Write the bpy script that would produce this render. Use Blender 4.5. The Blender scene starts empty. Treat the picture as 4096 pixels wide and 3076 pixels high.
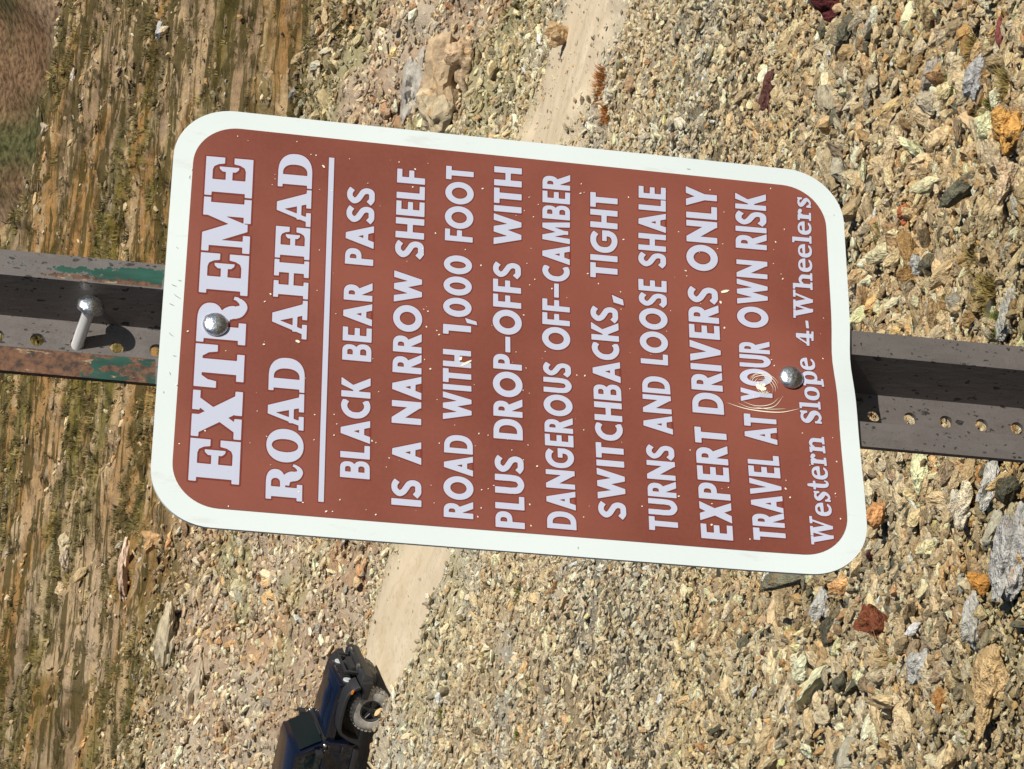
import bpy, bmesh, math, random
import numpy as np
from mathutils import Vector, Matrix, Euler
from mathutils.geometry import tessellate_polygon, delaunay_2d_cdt
from mathutils.bvhtree import BVHTree

# ------------------------------------------------------------------ camera, world, sun
scn = bpy.context.scene
COL = scn.collection
ZO = 1.55                                      # height of the middle of the sign above the ground datum
yaw, pitch, roll = (math.radians(a) for a in (28.715, 9.353, 5.158))
FOC = 10680.0                                  # focal length in pixels of the 4096 px wide photograph
CAM = np.array([-.850, -1.490, .282 + ZO])
Fv = np.array([math.sin(yaw)*math.cos(pitch), math.cos(yaw)*math.cos(pitch), -math.sin(pitch)])
R0 = np.array([math.cos(yaw), -math.sin(yaw), 0.]); U0 = np.cross(R0, Fv)
Rv = math.cos(roll)*R0 + math.sin(roll)*U0
Uv = -math.sin(roll)*R0 + math.cos(roll)*U0
Fh = np.array([math.sin(yaw), math.cos(yaw), 0.])
cd = bpy.data.cameras.new('camera'); cam = bpy.data.objects.new('camera', cd); COL.objects.link(cam)
cd.sensor_width = 36; cd.lens = FOC/4096*36; cd.clip_start = .05; cd.clip_end = 4000
m3 = Matrix((tuple(-Uv), tuple(Rv), tuple(-Fv))).transposed()     # the phone was held sideways: picture right = down
cam.matrix_world = Matrix.Translation(CAM) @ m3.to_4x4()
scn.camera = cam

SUN = Vector((.29, -1.0, .84)).normalized()
w = bpy.data.worlds.new('World'); scn.world = w; w.use_nodes = True
nt = w.node_tree; bg = nt.nodes['Background']
sky = nt.nodes.new('ShaderNodeTexSky'); sky.sky_type = 'NISHITA'; sky.sun_disc = False
sky.sun_elevation = math.asin(SUN.z); sky.sun_rotation = math.atan2(SUN.x, SUN.y); sky.altitude = 3000
nt.links.new(sky.outputs[0], bg.inputs[0]); bg.inputs[1].default_value = .052
ld = bpy.data.lights.new('sun', 'SUN'); ld.energy = 4.9; ld.angle = math.radians(.53); ld.color = (1, .94, .83)
sun = bpy.data.objects.new('sun', ld); COL.objects.link(sun)
sun.rotation_euler = SUN.to_track_quat('Z', 'Y').to_euler()
scn.view_settings.view_transform = 'Standard'; scn.view_settings.look = 'None'
scn.view_settings.gamma = 1; scn.view_settings.use_curve_mapping = False; scn.view_settings.exposure = .17
scn.cycles.max_bounces = 5; scn.cycles.diffuse_bounces = 2

rng = np.random.default_rng(7); random.seed(7)

# ------------------------------------------------------------------ helpers
def tag(o, label=None, cat=None, group=None, kind=None):
    for k, v in (('label', label), ('category', cat), ('group', group), ('kind', kind)):
        if v: o[k] = v
    return o
def link(name, me, parent=None, mats=()):
    o = bpy.data.objects.new(name, me); COL.objects.link(o)
    for m in (mats if isinstance(mats, (list, tuple)) else (mats,)): me.materials.append(m)
    if parent: o.parent = parent
    return o
def mesh(name, V, Fc, mats=(), parent=None, smooth=False, auto=None):
    me = bpy.data.meshes.new(name); me.from_pydata([tuple(map(float, v)) for v in V], [], [tuple(f) for f in Fc]); me.update()
    if smooth: me.polygons.foreach_set('use_smooth', [True]*len(me.polygons))
    return link(name, me, parent, mats)
def empty(name, loc=(0, 0, 0)):
    o = bpy.data.objects.new(name, None); COL.objects.link(o); o.location = loc; o.empty_display_size = .1; return o
def bmobj(name, bm, mat, parent=None, smooth=False):
    bmesh.ops.recalc_face_normals(bm, faces=bm.faces)
    me = bpy.data.meshes.new(name); bm.to_mesh(me); bm.free()
    if smooth:
        me.polygons.foreach_set('use_smooth', [True]*len(me.polygons))
        try: me.set_sharp_from_angle(angle=math.radians(38))
        except Exception: pass
    return link(name, me, parent, mat)

class NT:
    def __init__(s, name):
        s.m = bpy.data.materials.new(name); s.m.use_nodes = True; s.t = s.m.node_tree
        s.b = s.t.nodes['Principled BSDF']
    def n(s, ty, **kw):
        nd = s.t.nodes.new(ty)
        for k, v in kw.items():
            if k.startswith('i_'):
                key = k[2:]; key = int(key) if key.isdigit() else key.replace('_', ' ')
                nd.inputs[key].default_value = v
            else: setattr(nd, k, v)
        return nd
    def l(s, a, b): s.t.links.new(a, b)
    def mix(s, fac, a, b, mode='MIX'):
        nd = s.n('ShaderNodeMix', data_type='RGBA', blend_type=mode)
        for i, v in ((0, fac), (6, a), (7, b)):
            if isinstance(v, bpy.types.NodeSocket): s.l(v, nd.inputs[i])
            elif i == 0: nd.inputs[0].default_value = v
            else: nd.inputs[i].default_value = (*v, 1) if len(v) == 3 else v
        return nd.outputs[2]
    def ramp(s, src, stops):
        nd = s.n('ShaderNodeValToRGB'); cr = nd.color_ramp
        while len(cr.elements) > 2: cr.elements.remove(cr.elements[-1])
        while len(cr.elements) < len(stops): cr.elements.new(.5)
        for e, (p, c) in zip(cr.elements, stops):
            e.position = p; e.color = (c, c, c, 1) if not isinstance(c, tuple) else (*c, 1)
        s.l(src, nd.inputs[0]); return nd.outputs[0]
    def noise(s, scale, detail=3, rough=.5, vec=None, dist=0):
        nd = s.n('ShaderNodeTexNoise'); nd.inputs['Scale'].default_value = scale; nd.inputs['Detail'].default_value = detail
        nd.inputs['Roughness'].default_value = rough; nd.inputs['Distortion'].default_value = dist
        if vec is not None: s.l(vec, nd.inputs['Vector'])
        return nd.outputs['Fac']
    def math(s, op, a, b=0., clamp=False):
        nd = s.n('ShaderNodeMath', operation=op, use_clamp=clamp)
        for i, v in ((0, a), (1, b)):
            if isinstance(v, bpy.types.NodeSocket): s.l(v, nd.inputs[i])
            else: nd.inputs[i].default_value = v
        return nd.outputs[0]
    def bump(s, h, strength=.5, dist=.01):
        nd = s.n('ShaderNodeBump'); nd.inputs['Strength'].default_value = strength; nd.inputs['Distance'].default_value = dist
        s.l(h, nd.inputs['Height']); s.l(nd.outputs[0], s.b.inputs['Normal']); return nd
    def set(s, col=None, rough=.6, metal=0., spec=.5):
        if col is not None:
            if isinstance(col, bpy.types.NodeSocket): s.l(col, s.b.inputs['Base Color'])
            else: s.b.inputs['Base Color'].default_value = (*col, 1)
        if isinstance(rough, bpy.types.NodeSocket): s.l(rough, s.b.inputs['Roughness'])
        else: s.b.inputs['Roughness'].default_value = rough
        if isinstance(metal, bpy.types.NodeSocket): s.l(metal, s.b.inputs['Metallic'])
        else: s.b.inputs['Metallic'].default_value = metal
        s.b.inputs['Specular IOR Level'].default_value = spec
        return s.m
def plain(name, col, rough=.6, metal=0., spec=.5): return NT(name).set(col, rough, metal, spec)

# numpy value noise
_P = np.random.default_rng(3).permutation(4096)
_Vn = np.random.default_rng(4).random(4096)
def vn(x, y, seed=0):
    x = np.asarray(x, float) + seed*17.31; y = np.asarray(y, float) + seed*7.77
    xi = np.floor(x).astype(int); yi = np.floor(y).astype(int); fx = x-xi; fy = y-yi
    fx = fx*fx*(3-2*fx); fy = fy*fy*(3-2*fy)
    h = lambda a, b: _Vn[_P[(a + _P[b & 4095]) & 4095]]
    return (h(xi, yi)*(1-fx)+h(xi+1, yi)*fx)*(1-fy) + (h(xi, yi+1)*(1-fx)+h(xi+1, yi+1)*fx)*fy
def fbm(x, y, oc=4, seed=0, g=.5):
    s = 0.; a = 1.; t = 0.
    for o in range(oc):
        s = s + a*vn(x*2**o, y*2**o, seed+o*3); t += a; a *= g
    return s/t
def sst(x, a, b):
    t = np.clip((x-a)/(b-a), 0, 1); return t*t*(3-2*t)

# ------------------------------------------------------------------ the lie of the land (r = distance from the viewpoint, L = sideways)
_kr = np.array([0., 3, 5.5, 8, 12, 16, 20, 25, 30, 35, 40, 44, 48, 52, 56, 60, 67, 75, 90, 110, 130, 160])
_kh = np.array([-1.75, -1.85, -2.07, -2.55, -3.35, -4.15, -4.9, -5.62, -6.2, -6.68, -6.97, -7.1, -7.15, -7.12, -6.85, -6.35, -5.25, -3.75, -.6, 4.3, 9.5, 18])
def pchip(xk, yk, x):
    h = np.diff(xk); d = np.diff(yk)/h; m = np.zeros_like(yk)
    m[1:-1] = np.where(d[:-1]*d[1:] > 0, 2*d[:-1]*d[1:]/(d[:-1]+d[1:]+1e-12), 0); m[0] = d[0]; m[-1] = d[-1]
    x = np.clip(x, xk[0], xk[-1]); i = np.clip(np.searchsorted(xk, x)-1, 0, len(h)-1)
    t = (x-xk[i])/h[i]
    return (2*t**3-3*t**2+1)*yk[i]+(t**3-2*t**2+t)*h[i]*m[i]+(-2*t**3+3*t**2)*yk[i+1]+(t**3-t**2)*h[i]*m[i+1]
# the vehicle's own ground plane
v_f = .94*Rv - .23*Uv + .25*(-Fv); v_f /= np.linalg.norm(v_f)
v_r = -.34*Rv - .23*Uv + .91*(-Fv); v_r -= v_f*(v_r@v_f); v_r /= np.linalg.norm(v_r)
v_u = np.cross(v_r, v_f)
def pix(x, y):                                   # direction through a point of the 2212 px wide view of the photograph
    x *= 1.8517; y *= 1.8517
    return Fv + Rv*(1538-y)/FOC + Uv*(2048-x)/FOC
WHEEL = CAM + pix(803, 1537.5)*48.1              # hub of the near front wheel
VG = WHEEL - v_u*.385                            # the ground under it
VGr = VG - v_f*1.37 - v_r*.8                      # the ground under the middle of the vehicle
def veh_ab(Px, Py):
    dx = Px-VGr[0]; dy = Py-VGr[1]
    return dx*v_f[0]+dy*v_f[1], dx*v_r[0]+dy*v_r[1]
def road_c(L): return 46.0 - .16*L + .012*L*L + np.where(L < -3, (-(L+3))*.50, 0) - np.where(L > 1, (L-1)*.22, 0)
def Hraw(r, az):
    D = r*np.cos(az); L = r*np.sin(az)
    Lc = np.clip(L, -22, 22)
    h = pchip(_kr, _kh, r)
    cross = np.where(r < 62, r/48., np.maximum(0., 62/48.*(1-(r-62)/60.)))
    h = h - .165*Lc*cross*np.clip(r/6, 0, 1)
    # crest falling away on the right, beyond it the ground drops
    capL = 1.9 - .05*(L-8) + np.where(L < 6, (6-L)*.75, 0)
    dd = np.clip(r-96, 0, None)
    over = np.clip(h-(capL-1.2), 0, None)
    h = np.where(r > 70, h-over + 1.2*(1-np.exp(-over/1.2)), h)
    h = h - np.where(L > -6, 1, 0)*sst(L, -6, 2)*np.clip(r-118, 0, None)*.55
    return h, D, L
def Hf(r, az):
    r = np.asarray(r, float); az = np.asarray(az, float)
    h, D, L = Hraw(r, az)
    x = D; y = L
    near = np.clip(r/25., .15, 1)
    h = h + (fbm(x*.35, y*.35, 4, 11)-.5)*.6*near*sst(r, 3, 9) + (fbm(x*1.6, y*1.6, 3, 21)-.5)*.26*near
    # banks and ledges of the hillside
    hill = sst(r, 66, 84)
    e = h + .05*L + (fbm(L*.12, D*.1, 3, 31)-.5)*2.2
    lg = e*1.5 + (fbm(L*.5, D*.3, 3, 33)-.5)*1.3
    fr = lg-np.floor(lg)
    h = h + hill*(np.where(fr < .7, fr/.7, (1-fr)/.3)-.5)*.34*(.4+fbm(L*.25, D*.25, 2, 35)) + hill*(fbm(x*.8, y*.8, 4, 36)-.5)*.75
    bank = sst(r, 51, 56)*(1-hill)
    h = h + bank*(fbm(x*.5, y*.5, 4, 41)-.5)*1.1
    # vehicle plane
    Px = D*Fh[0]+L*R0[0]+CAM[0]; Py = D*Fh[1]+L*R0[1]+CAM[1]
    pl = VG[2]-CAM[2] - ((Px-VG[0])*v_u[0]+(Py-VG[1])*v_u[1])/v_u[2]
    dx = (Px-VGr[0]); dy = (Py-VGr[1])
    a = dx*v_f[0]+dy*v_f[1]; b = dx*v_r[0]+dy*v_r[1]
    wgt = 1-sst(np.maximum(np.abs(a)/3.6, np.abs(b)/2.2), .72, 1.6)
    # road bed
    rc = road_c(L); q = np.abs(D-rc)
    rd = 1-sst(q, 2.3, 3.6)
    hr = Hraw(np.hypot(rc, L), np.arctan2(L, rc))[0] + .012*(D-rc)
    h = h*(1-rd*.93) + hr*rd*.93
    h = h*(1-wgt) + pl*wgt
    # loose shoulder thrown up along the near edge
    sh = np.exp(-((D-(rc-3.55))/.75)**2)*.20*(.5+fbm(x*.9, y*.9, 3, 51))
    bm_ = np.exp(-((b-1.38)/.36)**2)*(1-sst(np.abs(a+.6), 2.2, 3.4))*.34*(.7+.6*fbm(x*2, y*2, 3, 52))
    return h + sh*(1-wgt) + bm_
def toW(r, az, h):
    D = r*np.cos(az); L = r*np.sin(az)
    return np.stack([CAM[0]+D*Fh[0]+L*R0[0], CAM[1]+D*Fh[1]+L*R0[1], CAM[2]+h], -1)
def hit(x, y, r0=3.5, r1=170):                    # where the line of sight through a photo point meets the land
    d = pix(x, y); hz = d@Fh; lt = d@R0; az = math.atan2(lt, hz); sl = d[2]/math.hypot(hz, lt)
    rr = np.exp(np.linspace(math.log(r0), math.log(r1), 6000)); hh = Hf(rr, np.full_like(rr, az))
    k = np.nonzero(rr*sl < hh)[0]
    r = rr[k[0]] if len(k) else r1
    return toW(np.array(r), np.array(az), Hf(r, az)), float(r), az
# ------------------------------------------------------------------ letters, drawn as outlines
def boxp(x0, y0, x1, y1): return [(x0, y0), (x1, y0), (x1, y1), (x0, y1)]
def ell(cx, cy, rx, ry, a0=0, a1=360, n=44):
    return [(cx+rx*math.cos(math.radians(a0+(a1-a0)*i/n)), cy+ry*math.sin(math.radians(a0+(a1-a0)*i/n))) for i in range(n+(0 if a1-a0 == 360 else 1))]
def sup(cx, cy, rx, ry, a0=0, a1=360, n=44, e=.86):
    r = []
    for i in range(n+(0 if a1-a0 == 360 else 1)):
        a = math.radians(a0+(a1-a0)*i/n); c = math.cos(a); s = math.sin(a)
        r.append((cx+rx*math.copysign(abs(c)**e, c), cy+ry*math.copysign(abs(s)**e, s)))
    return r
def crom(P, n=8):
    P = [P[0]]+list(P)+[P[-1]]; o = []
    for i in range(1, len(P)-2):
        for k in range(n):
            t = k/n; a, b, c, d = P[i-1], P[i], P[i+1], P[i+2]
            o.append(tuple(.5*((2*b[j])+(-a[j]+c[j])*t+(2*a[j]-5*b[j]+4*c[j]-d[j])*t*t+(-a[j]+3*b[j]-3*c[j]+d[j])*t**3) for j in range(len(b))))
    o.append(tuple(P[-2])); return o
def stroke(P, t, curve=True):
    # P: (x, y) or (x, y, thickness)
    P = [p if len(p) == 3 else (p[0], p[1], t) for p in P]
    Q = crom(P) if curve else P
    Lf, Rt = [], []
    for i, p in enumerate(Q):
        a = Q[max(i-1, 0)]; b = Q[min(i+1, len(Q)-1)]; dx, dy = b[0]-a[0], b[1]-a[1]; l = math.hypot(dx, dy) or 1
        nx, ny = -dy/l, dx/l; h = p[2]/2
        Lf.append((p[0]+nx*h, p[1]+ny*h)); Rt.append((p[0]-nx*h, p[1]-ny*h))
    return Lf+Rt[::-1]
T = .215
def A_(w, th, ap, bar, bt):
    k = (w/2-ap)
    return [[(0, 0), (w/2-ap, 1), (w/2+ap, 1), (w, 0)]], [
        [(th, 0), (th+k*bar, bar), (w-th-k*bar, bar), (w-th, 0)],
        [(th+k*(bar+bt), bar+bt), (w/2, min(.95, (w/2-th)/k)), (w-th-k*(bar+bt), bar+bt)]]
def S_(w, t, top=.8):
    m = w/2; l = t/2; r = w-t/2
    return stroke([(w-.05, .81), (w-.17, .885), (m, 1-t/2), (.19, .86), (l, .735), (.17, .6), (m+.02, .5), (w-.15, .41), (r, .27), (w-.16, .12), (m-.04, t/2), (.16, .11), (.03, .21)], t)
SANS = {
 'A': (.80, *A_(.80, .235, .105, .20, .17)),
 'B': (.60, [boxp(0, 0, .36, 1), sup(.34, .74, .225, .26, -90, 90)+[(.1, 1), (.1, .48)], sup(.34, .275, .26, .275, -90, 90)+[(.1, .55), (.1, 0)]],
      [sup(.33, .735, .07, .095, -90, 90)+[(.21, .83), (.21, .64)], sup(.34, .28, .085, .105, -90, 90)+[(.21, .385), (.21, .175)]]),
 'C': (.66, [stroke([(.64, .82), (.54, .875), (.42, .893), (.28, .84), (.155, .70), (.115, .5), (.155, .3), (.28, .16), (.42, .107), (.54, .125), (.64, .18)], .215)], [boxp(.655, 0, .9, 1)]),
 'D': (.74, [boxp(0, 0, .3, 1), sup(.28, .5, .46, .5, -90, 90)+[(.1, 1), (.1, 0)]], [sup(.27, .5, .245, .31, -90, 90)+[(.215, .81), (.215, .19)]]),
 'E': (.50, [boxp(0, 0, .215, 1), boxp(0, .82, .5, 1), boxp(0, .41, .48, .59), boxp(0, 0, .5, .18)], []),
 'F': (.49, [boxp(0, 0, .215, 1), boxp(0, .82, .49, 1), boxp(0, .39, .46, .57)], []),
 'G': (.86, [stroke([(.76, .79), (.64, .87), (.49, .893), (.32, .855), (.165, .72), (.115, .5), (.165, .28), (.32, .145), (.49, .107), (.64, .15), (.73, .26), (.75, .42)], .215), boxp(.46, .40, .86, .565), boxp(.66, .3, .86, .5)], []),
 'H': (.70, [boxp(0, 0, .22, 1), boxp(.48, 0, .70, 1), boxp(.1, .4, .6, .59)], []),
 'I': (.22, [boxp(0, 0, .22, 1)], []),
 'K': (.70, [boxp(0, 0, .215, 1), [(.2, .46), (.44, 1), (.69, 1), (.44, .54), (.2, .54)][:0] or [(.18, .40), (.42, 1), (.68, 1), (.30, .38)], [(.17, .56), (.40, .66), (.72, 0), (.45, 0)]], []),
 'L': (.46, [boxp(0, 0, .215, 1), boxp(0, 0, .46, .185)], []),
 'M': (.92, [[(0, 0), (.11, 1), (.30, 1), (.22, 0)], [(.70, 0), (.62, 1), (.81, 1), (.92, 0)], [(.13, 1), (.31, 1), (.54, .25), (.54, .06), (.38, .06), (.38, .2)], [(.79, 1), (.61, 1), (.38, .25), (.38, .06), (.54, .06), (.54, .2)]], []),
 'N': (.78, [boxp(0, 0, .21, 1), boxp(.57, 0, .78, 1), [(0, 1), (.2, 1), (.78, .18), (.78, 0), (.6, 0), (0, .84)]], []),
 'O': (.94, [ell(.47, .5, .47, .515)], [ell(.47, .5, .235, .28)]),
 'P': (.56, [boxp(0, 0, .215, 1), sup(.28, .71, .28, .29, -90, 90)+[(.1, 1), (.1, .42)]], [sup(.275, .715, .085, .115, -90, 90)+[(.21, .83), (.21, .60)]]),
 'R': (.64, [boxp(0, 0, .215, 1), sup(.29, .715, .28, .285, -90, 90)+[(.1, 1), (.1, .43)], [(.18, .45), (.42, .52), (.68, 0), (.41, 0)]], [sup(.275, .72, .085, .11, -90, 90)+[(.21, .83), (.21, .61)]]),
 'S': (.58, [S_(.58, .205)], []),
 'T': (.56, [boxp(.17, 0, .39, 1), boxp(0, .8, .56, 1)], []),
 'U': (.66, [stroke([(.11, 1), (.11, .6), (.11, .42), (.15, .2), (.33, .10), (.51, .2), (.55, .42), (.55, .6), (.55, 1)], .22)], [boxp(-1, 1, 2, 2)]),
 'V': (.76, [[(0, 1), (.25, 1), (.38, .46), (.51, 1), (.76, 1), (.46, 0), (.30, 0)]], []),
 'W': (1.12, [[(0, 1), (.235, 1), (.34, .5), (.46, 1), (.66, 1), (.78, .5), (.885, 1), (1.12, 1), (.87, 0), (.70, 0), (.56, .50), (.42, 0), (.25, 0)]], []),
 'X': (.70, [[(0, 0), (.25, 0), (.68, 1), (.43, 1)], [(.02, 1), (.27, 1), (.70, 0), (.45, 0)]], []),
 'Y': (.70, [boxp(.24, 0, .46, .52), [(0, 1), (.24, 1), (.35, .72), (.46, 1), (.70, 1), (.46, .40), (.24, .40)]], []),
 '0': (.68, [ell(.34, .5, .34, .512)], [ell(.34, .5, .125, .29)]),
 '1': (.34, [boxp(.12, 0, .34, 1), boxp(0, .8, .2, 1)], []),
 ',': (.22, [[(.07, .15), (.24, .22), (.15, -.19), (.02, -.22)]], []),
 '-': (.58, [boxp(0, .40, .58, .57)], []),
}
def slab_serifs(xs, y0=0, h=.14): return [boxp(a, y0, b, y0+h) for a, b in xs]
SLAB = {
 'E': (.95, [boxp(.09, 0, .40, 1), boxp(0, .85, .95, 1), boxp(0, 0, .95, .15), boxp(.35, .43, .66, .57), [(.60, .36), (.60, .64), (.66, .70), (.72, .71), (.72, .29), (.66, .30)],
       [(.62, .86), (.72, .82), (.78, .72), (.80, .60), (.95, .60), (.95, .9)], [(.62, .14), (.72, .18), (.78, .28), (.80, .40), (.95, .40), (.95, .1)]], []),
 'X': (1.08, [boxp(0, .85, .50, 1), boxp(.60, .85, 1.04, 1), boxp(0, 0, .46, .15), boxp(.54, 0, 1.08, .15), [(.05, .92), (.46, .92), (1.02, .08), (.60, .08)], [(.70, .92), (.92, .92), (.34, .08), (.11, .08)]], []),
 'T': (.98, [boxp(0, .85, .98, 1), [(0, .55), (.15, .55), (.18, .72), (.26, .84), (.30, .88), (0, .9)], [(.98, .55), (.83, .55), (.80, .72), (.72, .84), (.68, .88), (.98, .9)], boxp(.33, 0, .65, 1), boxp(.18, 0, .80, .15)], []),
 'R': (1.1, [boxp(.09, 0, .39, 1), boxp(0, .85, .5, 1), boxp(0, 0, .5, .15), sup(.52, .735, .40, .265, -90, 90)+[(.3, 1), (.3, .47)],
       stroke([(.45, .46, .2), (.62, .44, .26), (.72, .33, .3), (.76, .18, .28), (.87, .08, .19), (.97, .10, .13), (1.05, .20, .09), (1.07, .27, .08)], .2)],
      [sup(.5, .735, .15, .125, -90, 90)+[(.39, .86), (.39, .61)]]),
 'M': (1.30, [boxp(0, .85, .38, 1), boxp(.92, .85, 1.30, 1), boxp(.14, 0, .28, 1), boxp(.86, 0, 1.18, 1), boxp(0, 0, .42, .15), boxp(.72, 0, 1.30, .15), [(.10, 1), (.44, 1), (.70, .42), (.70, .06), (.52, .06)], [(1.02, 1), (.9, 1), (.52, .06), (.68, .06), (1.0, .9)]], []),
 'O': (1.02, [sup(.51, .5, .51, .515, e=.94)], [sup(.51, .5, .2, .365, e=.94)]),
 'A': (1.12, [[(.12, .06), (.44, 1), (.70, 1), (1.04, .06), (.70, .06), (.49, .78), (.27, .06)], boxp(.2, .28, .8, .41), boxp(0, 0, .42, .14), boxp(.56, 0, 1.12, .14)], []),
 'D': (1.04, [boxp(.09, 0, .39, 1), boxp(0, .86, .5, 1), boxp(0, 0, .5, .14), sup(.46, .5, .58, .5, -90, 90)+[(.2, 1), (.2, 0)]], [sup(.44, .5, .27, .36, -90, 90)+[(.39, .86), (.39, .14)]]),
 'H': (1.12, [boxp(.09, 0, .38, 1), boxp(.74, 0, 1.03, 1), boxp(.3, .43, .8, .57)]+slab_serifs([(0, .49), (.63, 1.12)])+slab_serifs([(0, .49), (.63, 1.12)], .86), []),
}
xh = .70
SERIF = {
 'W': (1.42, [boxp(0, .88, .42, 1), boxp(.44, .88, .92, 1), boxp(1.06, .88, 1.42, 1), [(.08, 1), (.34, 1), (.52, .3), (.52, 0), (.36, 0)], [(.62, 1), (.7, .9), (.48, 0), (.38, 0)], [(.56, 1), (.82, 1), (1.0, .3), (1.0, 0), (.84, 0)], [(1.2, 1), (1.3, 1), (.98, 0), (.86, 0)]], []),
 'e': (.68, [sup(.34, .35, .34, .36)], [sup(.34, .50, .13, .11, 0, 180)+[(.21, .46)], [(.2, .34), (.8, .34), (.8, .16), (.55, .18), (.44, .11), (.30, .12), (.22, .22)]]),
 's': (.56, [stroke([(.50, .50, .1), (.40, .63, .1), (.24, .64, .13), (.13, .53, .19), (.26, .39, .22), (.43, .25, .2), (.36, .1, .13), (.2, .05, .1), (.06, .2, .1)], .15), boxp(.43, .46, .53, .71), boxp(.02, -.01, .12, .24)], []),
 't': (.48, [stroke([(.21, .95, .12), (.21, .7, .2), (.21, .25, .21), (.28, .09, .16), (.42, .08, .09), (.47, .2, .08)], .2), boxp(0, .59, .44, .70)], []),
 'r': (.60, [boxp(.09, 0, .30, .70), boxp(0, .59, .2, .70), boxp(0, 0, .42, .11), stroke([(.27, .46, .09), (.36, .62, .12), (.47, .62, .14)], .1), ell(.49, .57, .1, .1)], []),
 'n': (.84, [boxp(.09, 0, .29, .70), boxp(0, .59, .2, .70), boxp(0, 0, .38, .11), boxp(.55, 0, .75, .5), boxp(.46, 0, .84, .11), stroke([(.27, .48, .09), (.38, .61, .13), (.52, .62, .16), (.64, .52, .2), (.65, .42, .2)], .15)], []),
 'h': (.84, [boxp(.09, 0, .29, 1), boxp(0, .89, .2, 1), boxp(0, 0, .38, .11), boxp(.55, 0, .75, .5), boxp(.46, 0, .84, .11), stroke([(.27, .48, .09), (.38, .61, .13), (.52, .62, .16), (.64, .52, .2), (.65, .42, .2)], .15)], []),
 'l': (.38, [boxp(.09, 0, .29, 1), boxp(0, .89, .2, 1), boxp(0, 0, .38, .11)], []),
 'o': (.68, [sup(.34, .35, .34, .36)], [sup(.34, .35, .125, .24)]),
 'p': (.78, [boxp(.09, -.28, .29, .70), boxp(0, .59, .2, .70), boxp(0, -.28, .40, -.17), sup(.46, .35, .31, .36)], [sup(.44, .35, .125, .235)]),
 'S': (.70, [stroke([(.60, .72, .12), (.50, .88, .13), (.33, .93, .14), (.17, .86, .17), (.14, .69, .24), (.30, .54, .28), (.50, .41, .28), (.56, .25, .23), (.48, .11, .15), (.30, .06, .13), (.10, .2, .12)], .18), boxp(.53, .66, .64, 1), boxp(.04, 0, .15, .33)], []),
 '4': (.80, [[(0, .24), (.42, 1), (.64, 1), (.64, .24)], boxp(0, .24, .80, .40), boxp(.42, 0, .64, 1), boxp(.28, 0, .78, .12)], [[(.19, .40), (.42, .40), (.42, .82)]]),
 '-': (.40, [boxp(0, .30, .40, .46)], []),
}
def sdf(poly, X, Y):
    P = np.array(poly); Q = np.roll(P, -1, 0)
    d = np.full(X.shape, 1e9); ins = np.zeros(X.shape, bool)
    for (x0, y0), (x1, y1) in zip(P, Q):
        ex, ey = x1-x0, y1-y0; l2 = ex*ex+ey*ey
        if l2 < 1e-14: continue
        wx, wy = X-x0, Y-y0; t = np.clip((wx*ex+wy*ey)/l2, 0, 1)
        d = np.minimum(d, (wx-t*ex)**2+(wy-t*ey)**2)
        c = (y0 > Y) != (y1 > Y)
        if y1 != y0: ins ^= c & (X < (x1-x0)*(Y-y0)/(y1-y0)+x0)
    d = np.sqrt(d); return np.where(ins, -d, d)
def sdf_stroke(poly, X, Y):            # a stroke outline may fold over itself: take its quads one by one
    n = len(poly)//2; L = poly[:n]; R = poly[n:][::-1]; d = np.full(X.shape, 1e9)
    for i in range(n-1):
        d = np.minimum(d, sdf([L[i], L[i+1], R[i+1], R[i]], X, Y))
    return d
def contours(F, x0, y0, c):
    ny, nx = F.shape; segs = {}
    def ip(i, j, k):
        if k == 0: a, b = F[j, i], F[j, i+1]; return (x0+(i+a/(a-b))*c, y0+j*c)
        a, b = F[j, i], F[j+1, i]; return (x0+i*c, y0+(j+a/(a-b))*c)
    S = F < 0
    cells = np.argwhere((S[:-1, :-1] != S[1:, 1:]) | (S[1:, :-1] != S[:-1, 1:]) | (S[:-1, :-1] != S[:-1, 1:]))
    adj = {}; pos = {}
    for j, i in cells:
        a, b, cc, d = S[j, i], S[j, i+1], S[j+1, i+1], S[j+1, i]
        E = []
        if a != b: E.append((i, j, 0))
        if b != cc: E.append((i+1, j, 1))
        if d != cc: E.append((i, j+1, 0))
        if a != d: E.append((i, j, 1))
        if len(E) == 2: prs = [(E[0], E[1])]
        elif len(E) == 4: prs = [(E[0], E[3]), (E[1], E[2])] if a else [(E[0], E[1]), (E[2], E[3])]
        else: continue
        for p, q in prs: adj.setdefault(p, []).append(q); adj.setdefault(q, []).append(p)
    loops = []; seen = set()
    for s in adj:
        if s in seen: continue
        lp = [s]; seen.add(s); cur = s
        while True:
            nx_ = [q for q in adj[cur] if q not in seen]
            if not nx_: break
            cur = nx_[0]; seen.add(cur); lp.append(cur)
        if len(lp) > 5: loops.append([ip(*e) for e in lp])
    return loops
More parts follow.
